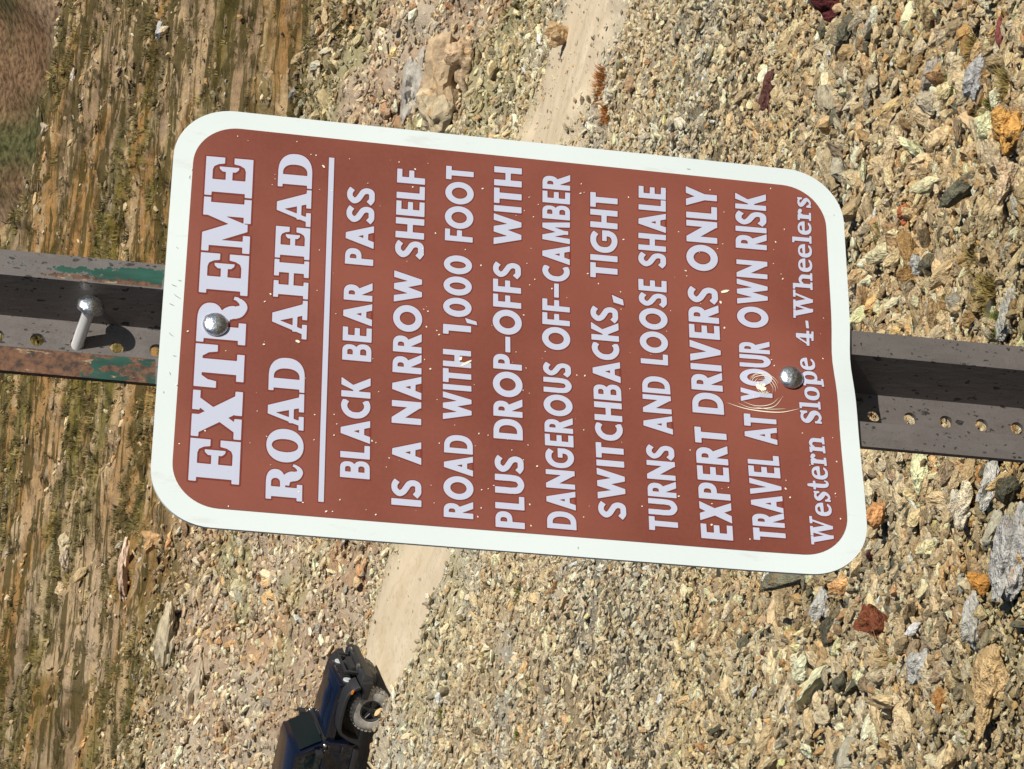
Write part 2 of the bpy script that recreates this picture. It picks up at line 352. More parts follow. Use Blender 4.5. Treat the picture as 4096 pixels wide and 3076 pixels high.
def dp(P, eps):
    def rec(a, b):
        if b <= a+1: return []
        ax, ay = P[a]; bx, by = P[b]; l = math.hypot(bx-ax, by-ay) or 1e-9
        best, bi = -1, a
        for i in range(a+1, b):
            x, y = P[i]
            dd = abs((bx-ax)*(ay-y)-(ax-x)*(by-ay))/l if l > 1e-6 else math.hypot(x-ax, y-ay)
            if dd > best: best, bi = dd, i
        if best < eps: return []
        return rec(a, bi)+[bi]+rec(bi, b)
    k = max(range(len(P)), key=lambda i: (P[i][0]-P[0][0])**2+(P[i][1]-P[0][1])**2)
    idx = [0]+rec(0, k)+[k]
    Pb = P[k:]+[P[0]]
    Q = Pb
    def rec2(a, b):
        ax, ay = Q[a]; bx, by = Q[b]; l = math.hypot(bx-ax, by-ay) or 1e-9; best, bi = -1, a
        for i in range(a+1, b):
            x, y = Q[i]; dd = abs((bx-ax)*(ay-y)-(ax-x)*(by-ay))/l
            if dd > best: best, bi = dd, i
        if best < eps: return []
        return rec2(a, bi)+[bi]+rec2(bi, b)
    out = [P[i] for i in idx]+[Q[i] for i in rec2(0, len(Q)-1)]
    return out
_gc = {}
def glyph(font, ch, grow=0.):
    key = (font, ch, grow)
    if key in _gc: return _gc[key]
    w_, add, cut = {'sans': SANS, 'slab': SLAB, 'serif': SERIF}[font][ch]
    c = .0125; pad = .06+grow
    ys = np.arange(-.34-pad, 1.06+pad, c); xs = np.arange(-.08-pad, w_+.1+pad, c); X, Y = np.meshgrid(xs, ys)
    F = np.full(X.shape, 1e9)
    for p in add: F = np.minimum(F, sdf_stroke(p, X, Y) if len(p) > 60 else sdf(p, X, Y))
    for p in cut: F = np.maximum(F, -sdf(p, X, Y))
    F = F-grow
    lps = [dp(l, .0035) for l in contours(F, xs[0], ys[0], c)]
    lps = [l for l in lps if len(l) >= 3]
    vs = [v for l in lps for v in l]
    tris = tessellate_polygon([[Vector((x, y, 0)) for x, y in l] for l in lps])
    _gc[key] = (w_, vs, tris); return _gc[key]
KERN = {'sans': .075, 'slab': .035, 'serif': .05}
RIMW = .034

# ------------------------------------------------------------------ the sign (millimetres; s to the right, t up, from its middle)
WORDS = [
    ('EXTREME', 'slab', [-122.01, 205.45, -122.2, 174.11, 115.51, 207.34, 116.04, 176.35]),
    ('ROAD', 'slab', [-130.06, 157.33, -130.21, 134.65, -29.65, 159.29, -29.59, 136.45]),
    ('AHEAD', 'slab', [-15.21, 158.65, -15.11, 136.2, 123.81, 159.78, 124.21, 137.29]),
    ('BLACK', 'sans', [-110.69, 111.56, -110.78, 92.82, -39.25, 112.72, -39.21, 94.08]),
    ('BEAR', 'sans', [-27.08, 112.78, -27.02, 94.08, 29.91, 113.43, 30.08, 94.76]),
    ('PASS', 'sans', [43.71, 113.37, 43.89, 94.79, 102.83, 113.54, 103.11, 95.16]),
    ('IS', 'sans', [-127.12, 78.86, -127.24, 59.93, -108.73, 79.12, -108.82, 60.25]),
    ('A', 'sans', [-97.54, 79.22, -97.6, 60.44, -81.47, 78.94, -81.51, 60.72]),
    ('NARROW', 'sans', [-69.25, 79.86, -69.27, 60.94, 42.2, 80.74, 42.38, 62.39]),
    ('SHELF', 'sans', [52.72, 80.64, 52.93, 61.57, 120.98, 80.47, 121.31, 61.72]),
    ('ROAD', 'sans', [-132.81, 45.77, -132.94, 27.06, -74.22, 46.07, -74.25, 27.7]),
    ('WITH', 'sans', [-63.56, 47.02, -63.57, 28.44, -12.49, 47.71, -12.4, 29.36]),
    ('1,000', 'sans', [-1.2, 47.87, -1.1, 29.45, 58.28, 47.84, 58.49, 29.46]),
    ('FOOT', 'sans', [69.09, 47.65, 69.32, 29.05, 127.14, 47.57, 127.47, 28.85]),
    ('PLUS', 'sans', [-136.98, 12.89, -137.12, -5.75, -86.08, 13.58, -86.12, -5.0]),
    ('DROP-OFFS', 'sans', [-74.18, 14.28, -74.21, -4.69, 56.77, 15.21, 56.98, -3.45]),
    ('WITH', 'sans', [69.92, 14.93, 70.15, -3.79, 130.7, 14.86, 131.04, -3.99]),
    ('DANGEROUS', 'sans', [-134.94, -19.99, -135.08, -38.77, -15.12, -18.13, -15.04, -36.53]),
    ('OFF-CAMBER', 'sans', [-5.5, -17.84, -5.41, -36.12, 128.69, -18.25, 129.03, -37.21]),
    ('SWITCHBACKS', 'sans', [-124.4, -53.08, -124.51, -71.06, 30.68, -50.27, 30.85, -68.85]),
    (',', 'sans', [32.21, -50.29, 32.37, -68.88, 39.66, -50.39, 39.84, -69.01]),
    ('TIGHT', 'sans', [52.53, -50.55, 52.73, -69.08, 118.22, -51.07, 118.54, -69.92]),
    ('TURNS', 'sans', [-130.56, -85.7, -130.68, -104.57, -69.38, -85.17, -69.4, -103.7]),
    ('AND', 'sans', [-60.76, -84.04, -60.76, -103.45, -18.42, -84.01, -18.34, -102.46]),
    ('LOOSE', 'sans', [-9.35, -83.54, -9.26, -101.86, 54.83, -83.26, 55.04, -102.59]),
    ('SHALE', 'sans', [64.91, -83.48, 65.13, -102.52, 127.01, -84.67, 127.34, -103.5]),
    ('EXPERT', 'sans', [-133.45, -119.5, -133.59, -140.28, -53.22, -117.83, -53.21, -139.07]),
    ('DRIVERS', 'sans', [-42.68, -117.16, -42.64, -138.29, 53.18, -116.95, 53.4, -137.6]),
    ('ONLY', 'sans', [65.62, -116.99, 65.87, -138.05, 130.46, -117.59, 130.85, -139.37]),
    ('TRAVEL', 'sans', [-131.67, -153.82, -131.81, -174.91, -69.94, -152.46, -69.96, -173.41]),
    ('AT', 'sans', [-61.64, -151.47, -61.65, -173.13, -40.2, -151.52, -40.16, -173.31]),
    ('YOUR', 'sans', [-31.14, -150.03, -31.08, -171.19, 15.04, -150.72, 15.19, -171.63]),
    ('OWN', 'sans', [25.49, -150.45, 25.66, -171.42, 77.31, -151.49, 77.58, -172.93]),
    ('RISK', 'sans', [86.35, -151.33, 86.65, -173.0, 129.73, -152.18, 130.11, -173.92]),
    ('Western', 'serif', [-132.22, -191.27, -132.32, -206.19, -52.82, -189.77, -52.81, -204.68]),
    ('Slope', 'serif', [-43.83, -189.9, -43.81, -203.99, 5.13, -187.8, 5.22, -202.59]),
    ('4', 'serif', [14.99, -190.71, 15.08, -202.96, 26.83, -190.63, 26.93, -203.09]),
    ('-', 'serif', [28.83, -191.42, 28.93, -203.72, 34.73, -191.03, 34.84, -203.17]),
    ('Wheelers', 'serif', [36.17, -189.37, 36.29, -203.08, 131.42, -192.24, 131.66, -205.77]),
    ('_', 'rule', [-129.23, 124.56, -129.25, 121.13, 124.13, 126.42, 124.19, 122.9]),
]
CHIPS = [(124.9,138.6,0.45),(124.7,135.2,0.54),(116.6,129.9,0.9),(124.6,112.8,0.36),(133.9,148.3,0.41),(104.2,216.5,0.63),(133.3,187.7,0.32),(130.7,180.7,0.27),(51.9,130.3,0.36),(21.5,130.7,0.36),(15.7,160.7,0.54),(9.8,164.1,0.68),(5.7,118.0,0.36),(98.4,123.7,0.45),(98.3,131.8,0.27),(106.9,100.1,0.36),(-21.4,163.3,0.68),(-17.0,141.9,0.99),(-16.9,211.8,0.54),(-55.9,216.7,0.41),(-97.3,212.4,0.45),(-86.6,197.0,0.54),(-137.7,179.9,0.41),(-68.4,128.9,0.5),(-86.2,128.7,0.36),(-67.0,116.6,0.36),(-73.6,114.7,0.41),(-81.7,116.2,0.41),(-130.8,134.1,0.54),(-135.7,119.5,0.72),(-135.3,115.5,0.5),(-126.8,111.1,0.41),(-132.3,94.6,0.27),(-28.5,187.1,0.41),(-86.7,158.5,0.41),(-123.6,136.9,0.54),(-92.3,168.6,0.27),(-83.4,92.0,0.59),(-69.4,165.2,0.32),(126.1,79.5,0.52),(121.8,68.5,0.52),(107.6,69.9,0.48),(127.4,60.0,0.24),(106.9,100.1,0.32),(90.3,91.3,0.24),(73.6,54.0,0.52),(112.0,22.7,0.56),(63.4,33.9,0.4),(52.6,23.3,0.56),(15.2,60.8,0.48),(14.0,58.0,0.52),(2.4,58.8,0.6),(0.4,52.0,0.4),(-2.5,50.4,0.56),(109.0,-9.0,0.36),(94.1,-12.0,0.44),(104.1,-15.3,0.32),(46.1,-12.9,0.48),(41.5,-9.4,0.4),(18.3,-5.4,0.4),(57.7,-7.6,0.32),(123.7,-44.8,0.48),(116.2,-44.2,0.52),(40.4,-24.4,0.56),(54.7,-48.8,0.48),(47.8,-56.0,0.4),(60.7,62.4,0.56),(49.9,72.6,0.24),(-21.7,59.6,0.36),(-28.1,55.7,0.68),(-83.5,92.0,0.56),(-84.5,89.5,0.4),(-50.0,51.0,0.32),(-81.1,49.1,0.48),(-94.6,80.9,0.4),(-101.1,82.5,0.28),(-67.3,39.4,0.28),(-71.9,23.8,0.48),(-72.5,17.8,0.4),(-81.0,26.1,0.28),(-9.9,-0.3,0.4),(-21.1,-6.9,0.32),(-37.7,-4.9,0.4),(-39.5,-9.0,0.28),(-77.2,-8.0,0.36),(-81.8,2.5,0.36),(-91.9,-13.8,0.64),(-119.5,-8.9,0.56),(-134.4,-9.6,0.52),(-111.8,21.8,0.48),(-110.7,17.6,0.4),(-108.1,14.1,0.4),(-124.6,22.1,0.4),(-131.0,24.3,0.48),(-123.7,51.9,0.28),(-135.1,88.5,0.48),(-132.3,94.7,0.28),(-22.9,-40.5,0.48),(-22.8,-45.8,0.68),(-62.9,-44.5,0.48),(-125.4,-43.4,0.4),(-7.5,-19.6,0.4),(-88.2,-5.0,0.36),(117.1,-77.4,0.51),(83.8,-73.5,0.6),(94.1,-111.8,0.38),(129.4,-134.5,0.34),(135.5,-177.4,0.51),(113.1,-143.9,0.3),(104.3,-185.9,0.38),(93.7,-179.4,0.6),(88.1,-142.3,0.34),(84.1,-138.5,0.38),(64.5,-116.0,0.6),(60.5,-116.6,0.43),(76.7,-177.2,0.38),(69.1,-182.2,0.3),(65.5,-183.2,0.51),(42.8,-139.3,1.11),(23.4,-141.2,0.64),(43.3,-70.9,0.43),(1.8,-172.3,0.43),(5.6,-209.0,0.43),(37.9,-210.3,0.3),(30.1,-71.1,0.34),(87.5,-177.8,0.26),(-29.5,-75.6,0.36),(-71.0,-114.4,0.41),(-114.5,-81.4,0.5),(-105.2,-105.6,0.54),(-108.6,-127.3,0.5),(-123.6,-126.5,0.63),(-93.4,-176.6,0.81),(-99.5,-179.2,0.54),(-87.3,-177.2,0.36),(-95.9,-138.7,0.41),(-70.3,-211.8,0.45),(-94.1,-209.1,0.45),(-112.4,-211.2,0.54),(-131.7,-151.3,0.45),(-51.3,-190.3,0.36),(-52.8,-210.5,0.27),(-2.8,-173.9,0.45)]
def edge_drop(s, t):                            # the bottom edge is knocked out of line
    return (2.2*math.exp(-((s-5)/22)**2) - 1.0*math.exp(-((s+95)/45)**2))*min(1, max(0, (-t-170)/50))
def bulge(s, t):                                # millimetres towards the viewer
    g = 3.2*math.exp(-((s+12)/26)**2-((t+205)/34)**2) + 3.0*math.exp(-((s+150)/70)**2-((t+228)/50)**2)
    g += 1.6*math.exp(-((s+21)/11)**2-((t+164)/11)**2)
    return g + .9*math.sin(s*.021+.6)*math.sin(t*.013) + 2.0*(abs(s)/150)**2
ZS = ZO
def SP(s, t, up=0.):                            # sign millimetres -> metres in the place
    return (s/1000, -(bulge(s, t)+up)/1000, ZS+(t+edge_drop(s, t))/1000)
def rrect(hw, ht, r, n=14):
    o = []
    for cx, cy, a in ((hw-r, ht-r, 0), (-hw+r, ht-r, 90), (-hw+r, -ht+r, 180), (hw-r, -ht+r, 270)):
        for k in range(n+1):
            q = math.radians(a+90*k/n); o.append((cx+r*math.cos(q), cy+r*math.sin(q)))
    res = []
    for i in range(len(o)):
        a, b = o[i], o[(i+1) % len(o)]; l = math.hypot(b[0]-a[0], b[1]-a[1]); m = max(1, int(l/8))
        res += [(a[0]+(b[0]-a[0])*k/m, a[1]+(b[1]-a[1])*k/m) for k in range(m)]
    return res
def sheet(name, outline, th, up, mat, parent, holes=(), step=7., nobulge=False):
    V = list(outline); E = [(i, (i+1) % len(outline)) for i in range(len(outline))]
    for h in holes:
        b = len(V); V += h; E += [(b+i, b+(i+1) % len(h)) for i in range(len(h))]
    xs = [p[0] for p in outline]; ys = [p[1] for p in outline]
    nb = len(V); O = np.array(V)
    gx = np.arange(min(xs)+step, max(xs), step); gy = np.arange(min(ys)+step, max(ys), step)
    for x in gx:
        for y in gy:
            if np.min((O[:, 0]-x)**2+(O[:, 1]-y)**2) > (step*.45)**2: V.append((x, y))
    r = delaunay_2d_cdt([Vector(v) for v in V], E, [], 0, 1e-6)
    vs = [tuple(v) for v in r[0]]
    def inside(x, y, P):
        c = False
        for i in range(len(P)):
            (x0, y0), (x1, y1) = P[i], P[i-1]
            if (y0 > y) != (y1 > y) and x < (x1-x0)*(y-y0)/(y1-y0)+x0: c = not c
        return c
    Fs = []
    for f in r[2]:
        cx = sum(vs[i][0] for i in f)/3; cy = sum(vs[i][1] for i in f)/3
        if inside(cx, cy, outline) and not any(inside(cx, cy, h) for h in holes): Fs.append(tuple(f))
    n = len(vs)
    P3 = [SP(x, y, up) for x, y in vs]
    if th > 0:
        P3 += [SP(x, y, up-th) for x, y in vs]
        cnt = {}
        for f in Fs:
            for a, b in zip(f, f[1:]+f[:1]): cnt[(a, b)] = 1
        side = [(a, b) for (a, b) in cnt if (b, a) not in cnt]
        Fs = Fs+[tuple(i+n for i in f[::-1]) for f in Fs]+[(b, a, a+n, b+n) for a, b in side]
    bm = bmesh.new(); bv = [bm.verts.new(p) for p in P3]
    for f in Fs:
        try: bm.faces.new([bv[i] for i in f])
        except ValueError: pass
    for v in [v for v in bm.verts if not v.link_faces]: bm.verts.remove(v)
    return bmobj(name, bm, mat, parent, smooth=True)

def sign_white():
    k = NT('white_sheeting'); tc = k.n('ShaderNodeTexCoord')
    mp = k.n('ShaderNodeMapping'); mp.inputs['Scale'].default_value = (1, 1, .28); k.l(tc.outputs['Object'], mp.inputs[0])
    a = k.ramp(k.noise(70, 5, .7, mp.outputs[0]), [(.60, 0.), (.72, .45)])
    g = k.ramp(k.noise(9, 3, .5, tc.outputs['Object']), [(.35, 0.), (.7, 1.)])
    c = k.mix(g, (.63, .70, .705), (.60, .67, .68)); c = k.mix(a, c, (.48, .50, .48))
    k.set(c, .42, spec=.35); return k.m
def sign_brown():
    k = NT('brown_sheeting'); tc = k.n('ShaderNodeTexCoord')
    g = k.ramp(k.noise(6, 4, .55, tc.outputs['Object']), [(.38, 0.), (.62, 1.)])
    f = k.ramp(k.noise(420, 2, .5, tc.outputs['Object']), [(.3, 0.), (.7, 1.)])
    c = k.mix(g, (.162, .044, .029), (.225, .068, .047)); c = k.mix(k.math('MULTIPLY', f, .16), c, (.26, .09, .065))
    k.set(c, .5, spec=.3); return k.m
MW = sign_white(); MBR = sign_brown()
MLET = plain('white_print', (.46, .49, .61), .5, spec=.3)
MCHIP = plain('bare_chip', (.80, .73, .60), .7)
MRIM = plain('dark_red_halo', (.17, .030, .018), .5, spec=.3)  # dark outline added around the letters to imitate a sharpening halo

road_sign = tag(empty('road_sign', (-.0115, .035, -.02)), 'brown warning sign with white border and lettering bolted to a perforated metal post', 'road sign')
SGN = road_sign
def adopt(o, p=None):
    o.parent = p or SGN
    if (p or SGN) is SGN: o.matrix_parent_inverse = Matrix.Translation(SGN.location).inverted()
    return o
XC = -11.5
def circ(cx, cy, r, n=16): return [(cx+r*math.cos(2*math.pi*i/n), cy+r*math.sin(2*math.pi*i/n)) for i in range(n)]
panel = adopt(sheet('sign_panel', rrect(153.0, 228.8, 39), 2.0, 0, MW, None))
face = adopt(sheet('sign_face', rrect(139.6, 215.8, 30), 0, .30, MBR, None), panel)
inset = []
def flat_poly(pts_list, tris, up): return [SP(x, y, up) for x, y in pts_list], tris
def add_word(txt, font, q, Vv, Ff, up=.62, grow=0.):
    ts = Vector(q[0:2]); bs = Vector(q[2:4]); te = Vector(q[4:6]); be = Vector(q[6:8])
    if font == 'rule':
        b = len(Vv); g = grow*18
        n = 24
        for i in range(n+1):
            u = i/n
            for a, e, sg in ((ts, te, 1), (bs, be, -1)):
                p = a.lerp(e, u); Vv.append(SP(p.x+(g if i == n else -g if i == 0 else 0), p.y+sg*g, up))
        for i in range(n): Ff.append((b+2*i, b+2*i+1, b+2*i+3, b+2*i+2))
        return
    ks = {'sans': .085, 'slab': .045, 'serif': .05}[font]
    kern = lambda a, b: -.10 if (a+b) in ('AV', 'AT', 'TA', 'LY', 'AY') else -.05 if (a+b) in ('RA', 'PA', 'OA', 'LO', 'LE', '1,', ',0', 'FO', 'FT', 'AC', 'KS') else 0
    adv = []; x = 0
    for i, ch in enumerate(txt):
        adv.append(x); x += glyph(font, ch)[0] + ks + (kern(ch, txt[i+1]) if i+1 < len(txt) else 0)
    W = x-ks
    for x0, ch in zip(adv, txt):
        w_, vs, tr = glyph(font, ch, grow); b = len(Vv)
        for gx, gy in vs:
            u = (x0+gx)/W
            p = (bs*(1-u)+be*u)*(1-gy) + (ts*(1-u)+te*u)*gy
            Vv.append(SP(p.x, p.y, up))
        Ff += [tuple(b+i for i in t) for t in tr]
rows = {}
order = ['EXTREME', 'ROAD AHEAD', 'BLACK BEAR PASS', 'IS A NARROW SHELF', 'ROAD WITH 1,000 FOOT', 'PLUS DROP-OFFS WITH', 'DANGEROUS OFF-CAMBER', 'SWITCHBACKS, TIGHT', 'TURNS AND LOOSE SHALE', 'EXPERT DRIVERS ONLY', 'TRAVEL AT YOUR OWN RISK', 'Western Slope 4-Wheelers']
counts = [1, 2, 3, 4, 4, 3, 2, 3, 4, 3, 5, 5]
it = iter([x for x in WORDS if x[1] != 'rule'])
for rowtxt, n in zip(order, counts):
    Vv, Ff, Vr, Fr = [], [], [], []
    for _ in range(n):
        t, fn, q = next(it); add_word(t, fn, q, Vv, Ff)
        if fn != 'slab' or 1: add_word(t, fn, q, Vr, Fr, .45, RIMW)
    o = adopt(mesh('lettering', Vv, Ff, MLET), panel); o['label'] = 'white lettering reading ' + rowtxt
    adopt(mesh('halo_edge', Vr, Fr, MRIM), panel)
Vv, Ff, Vr, Fr = [], [], [], []
ru = [x for x in WORDS if x[1] == 'rule'][0]
add_word('_', 'rule', ru[2], Vv, Ff); add_word('_', 'rule', ru[2], Vr, Fr, .45, RIMW)
adopt(mesh('underline', Vv, Ff, MLET), panel); adopt(mesh('halo_edge', Vr, Fr, MRIM), panel)
# paint chips, the dent and the scratches around it
Vv, Ff = [], []
def blob(s, t, rx, ry, a=0, up=.8, n=7):
    b = len(Vv); ph = random.random()*6
    for k in range(n):
        q = 2*math.pi*k/n; rr = 1+.28*math.sin(2*q+ph)+random.uniform(-.16, .16)
        x, y = rx*rr*math.cos(q), ry*rr*math.sin(q)
        Vv.append(SP(s+x*math.cos(a)-y*math.sin(a), t+x*math.sin(a)+y*math.cos(a), up))
    Ff.append(tuple(range(b, b+n)))
def scratch(P, wd, up=.72):
    P = [(x+random.uniform(-.22, .22), y+random.uniform(-.22, .22)) for x, y in P]
    Q = crom([(x, y, wd) for x, y in P], 8); n = len(Q); b = len(Vv)
    for i, p in enumerate(Q):
        a, c = Q[max(i-1, 0)], Q[min(i+1, n-1)]; dx, dy = c[0]-a[0], c[1]-a[1]; l = math.hypot(dx, dy) or 1
        hw = wd*.5*math.sin(math.pi*(i+.4)/(n))
        for sg in (1, -1): Vv.append(SP(p[0]-dy/l*hw*sg, p[1]+dx/l*hw*sg, up))
    for i in range(n-1): Ff.append((b+2*i, b+2*i+1, b+2*i+3, b+2*i+2))
for s, t, r in CHIPS:
    blob(s, t, r*1.08*random.uniform(.8, 1.2), r*.95*random.uniform(.8, 1.3), random.random()*3)
for _ in range(60): 
    r = random.uniform(.16, .34); blob(random.uniform(-134, 134), random.uniform(-210, 210), r, r, 0, n=5)
blob(-20.8, -163.6, 3.1, 2.2, .9, n=11); blob(-17.2, -161.8, .9, .5, .4); blob(-24.0, -167.5, .7, .4, .2); blob(-27.5, -158.5, .5, .3, .2); blob(-12.5, -171.5, .5, .35, 1.); blob(-18.6, -165.4, 1.4, 1.0, .3)
blob(-21.7, 32.6, 4.3, 1.0, -.9, n=9); blob(-18.5, 36, 1.6, 1.0, -.7); blob(51.5, -142.5, 2.6, 1.3, -1.2)
scratch([(-33.2, -140.2), (-36.6, -151.9), (-37.6, -164.7), (-36.9, -177.6), (-33.4, -189.2)], .75)
scratch([(-32.5, -147.5), (-35.7, -155.6), (-35.6, -164.8), (-32.6, -173.2), (-25.2, -178.6)], .5)
scratch([(-31.0, -150.5), (-33.6, -157.6), (-33.9, -164.8), (-31.4, -171), (-27, -175.2)], .45)
scratch([(-35, -158), (-35.9, -168), (-34.5, -180)], .4)
def arcm(cx, cy, rx, ry, a0, a1, wd, rot=.5):
    P = []
    for k in range(9):
        q = math.radians(a0+(a1-a0)*k/8); x, y = rx*math.cos(q), ry*math.sin(q)
        P.append((cx+x*math.cos(rot)-y*math.sin(rot), cy+x*math.sin(rot)+y*math.cos(rot)))
    scratch(P, wd)
for rx, ry, a0, a1, wd in ((11.5, 10.4, -100, 30, .42), (10.9, 9.9, -60, 48, .3), (9.4, 9.0, -120, 60, .5), (8.1, 7.3, -140, -20, .4), (7.6, 7.2, 0, 50, .3), (6.4, 5.4, -150, 20, .32), (5.6, 5.0, 60, 170, .25), (4.4, 3.6, 0, 210, .5), (3.2, 2.6, -40, 200, .5)):
    arcm(-20.3, -166.0, rx, ry, a0, a1, wd)
chips = adopt(mesh('paint_chips', Vv, Ff, MCHIP), panel); chips['kind'] = 'stuff'
Vv, Ff = [], []
MSC = plain('scuff', (.25, .26, .25), .6)
for (s, t, l, a) in ((8, 220, 6, 1.0), (2, 223, 4, 1.1), (-20, 222, 4, .8), (16, 222.5, 3.4, 1.2), (-48, 221, 2.6, .4), (44, 222, 2.2, .9), (-62, 224, 1.6, .3), (98, 217, 3, .05), (120, -222, 1.5, .3), (20, 219, 2.5, 1.3), (-35, 219, 2.0, 1.5), (152*.95, -120, 3, 1.5), (-147, -40, 1.5, 0)):
    scratch([(s-l*math.cos(a)/2, t-l*math.sin(a)/2), (s, t+.3), (s+l*math.cos(a)/2, t+l*math.sin(a)/2)], .42, .3)
sc_ = adopt(mesh('scuff_marks', Vv, Ff, MSC), panel); sc_['kind'] = 'stuff'

# ------------------------------------------------------------------ the post: a perforated U channel
def post_mat():
    k = NT('post_steel'); tc = k.n('ShaderNodeTexCoord'); ob = tc.outputs['Object']
    mp = k.n('ShaderNodeMapping'); mp.inputs['Scale'].default_value = (1, 1, .3); k.l(ob, mp.inputs[0]); st = mp.outputs[0]
    sep = k.n('ShaderNodeSeparateXYZ'); k.l(ob, sep.inputs[0])
    base = k.mix(k.ramp(k.noise(35, 4, .6, st), [(.35, 0.), (.65, 1.)]), (.118, .104, .098), (.155, .136, .13))
    base = k.mix(k.ramp(k.noise(160, 3, .5, st), [(.3, 0.), (.8, 1.)]), base, (.17, .155, .148)); base = k.mix(k.ramp(k.noise(22, 5, .7, ob), [(.54, 0.), (.66, .6)]), base, (.20, .18, .17)); base = k.mix(k.ramp(k.noise(260, 4, .7, ob), [(.62, 0.), (.68, .7)]), base, (.05, .045, .043))
    # dark flecks where the coat is gone
    vo = k.n('ShaderNodeTexVoronoi'); vo.inputs['Scale'].default_value = 190; vo.inputs['Randomness'].default_value = 1
    vm = k.n('ShaderNodeMapping'); vm.inputs['Scale'].default_value = (1, 1, .62); k.l(ob, vm.inputs[0])
    nzv = k.n('ShaderNodeTexNoise'); nzv.inputs['Scale'].default_value = 300; k.l(vm.outputs[0], nzv.inputs['Vector'])
    vv = k.n('ShaderNodeVectorMath', operation='MULTIPLY_ADD'); k.l(nzv.outputs['Color'], vv.inputs[0]); vv.inputs[1].default_value = (.004, .004, .004); k.l(vm.outputs[0], vv.inputs[2]); k.l(vv.outputs[0], vo.inputs['Vector'])
    spr = k.n('ShaderNodeSeparateColor'); k.l(vo.outputs['Color'], spr.inputs[0])
    rad = k.math('MULTIPLY', k.math('POWER', spr.outputs[0], 6.), .42)
    fleck = k.math('LESS_THAN', vo.outputs['Distance'], rad)
    base = k.mix(fleck, base, (.018, .018, .02))
    v2 = k.n('ShaderNodeTexVoronoi'); v2.inputs['Scale'].default_value = 460; k.l(vv.outputs[0], v2.inputs['Vector']); s2_ = k.n('ShaderNodeSeparateColor'); k.l(v2.outputs['Color'], s2_.inputs[0])
    base = k.mix(k.math('LESS_THAN', v2.outputs['Distance'], k.math('MULTIPLY', k.math('POWER', s2_.outputs[1], 9.), .5)), base, (.02, .02, .021))
    base = k.mix(k.ramp(k.noise(900, 2, .5, ob), [(.35, 0.), (.75, .5)]), base, (.20, .185, .178))
    # old green paint and rust, on the flanges above the sign
    hi = k.math('GREATER_THAN', k.math('ADD', sep.outputs[2], k.math('MULTIPLY', k.noise(60, 3, .5, ob), .01)), ZO+.235)
    ax = k.math('ABSOLUTE', k.math('ADD', sep.outputs[0], .0115))
    lf = k.math('LESS_THAN', sep.outputs[0], -.0115)
    fl = k.math('GREATER_THAN', ax, .0262)
    # right flange: green streak; left flange: mostly rust with green patches
    n1 = k.noise(42, 5, .62, st); n2 = k.noise(55, 5, .65, st)
    d = k.math('ABSOLUTE', k.math('SUBTRACT', ax, .0335))
    fade = k.math('MULTIPLY', k.math('SUBTRACT', ZO+.318, sep.outputs[2]), 9.)
    gz = k.math('ADD', k.math('SUBTRACT', k.math('ADD', .0006, k.math('MULTIPLY', fade, .0045)), d), k.math('ADD', k.math('MULTIPLY', k.math('SUBTRACT', n1, .5), .02), k.math('MULTIPLY', k.math('SUBTRACT', k.noise(190, 4, .7, ob), .5), .014)))
    gmR = k.math('MULTIPLY', k.math('GREATER_THAN', gz, 0), k.math('MULTIPLY', k.math('MULTIPLY', hi, fl), k.math('SUBTRACT', 1., lf)))
    d2 = k.math('ABSOLUTE', k.math('SUBTRACT', ax, .0285))
    rz = k.math('ADD', k.math('SUBTRACT', k.math('MULTIPLY', k.math('SUBTRACT', ZO+.288, sep.outputs[2]), .07), d2), k.math('ADD', k.math('MULTIPLY', k.math('SUBTRACT', n2, .48), .012), k.math('MULTIPLY', k.math('SUBTRACT', k.noise(230, 4, .7, ob), .5), .010)))
    rmR = k.math('MULTIPLY', k.math('GREATER_THAN', rz, 0), k.math('MULTIPLY', k.math('MULTIPLY', hi, fl), k.math('SUBTRACT', 1., lf)))
    rust = k.mix(k.ramp(k.noise(170, 5, .7, ob), [(.38, 0.), (.60, 1.)]), (.035, .020, .015), (.16, .075, .038)); rust = k.mix(k.ramp(k.noise(110, 5, .7, st), [(.57, 0.), (.62, 1.)]), rust, (.30, .22, .14))
    green = k.mix(k.ramp(k.noise(90, 4, .6, st), [(.35, 0.), (.7, 1.)]), (.004, .040, .030), (.010, .085, .060))
    lmask = k.math('MULTIPLY', k.math('MULTIPLY', hi, fl), lf)
    lr = k.math('MULTIPLY', lmask, k.ramp(n1, [(.30, 0.), (.36, 1.)]))
    lg = k.math('MULTIPLY', lmask, k.math('MULTIPLY', k.ramp(k.noise(95, 6, .72, st), [(.475, 0.), (.50, 1.)]), k.math('LESS_THAN', k.math('ADD', sep.outputs[2], k.math('MULTIPLY', k.math('SUBTRACT', k.noise(30, 4, .7, ob), .5), .12)), ZO+.278)))
    ldk = k.math('MULTIPLY', lmask, k.ramp(k.noise(75, 4, .6, st), [(.60, 0.), (.64, 1.)]))
    c = k.mix(rmR, base, rust); c = k.mix(gmR, c, green); c = k.mix(lr, c, rust); c = k.mix(lg, c, green); c = k.mix(ldk, c, (.03, .03, .035))
    paint = k.math('MAXIMUM', k.math('MAXIMUM', gmR, lr), rmR)
    k.set(c, k.ramp(paint, [(0., .46), (1., .75)]), k.math('SUBTRACT', .35, k.math('MULTIPLY', paint, .35)))
    h = k.math('ADD', k.noise(260, 3, .6, st), k.math('ADD', k.math('MULTIPLY', fleck, -.5), k.math('MULTIPLY', paint, .5)))
    k.bump(h, .35, .0006); return k.m
MPOST = post_mat()
Z1, Z0 = .62, -1.95                              # ends of the post, metres from the middle of the sign
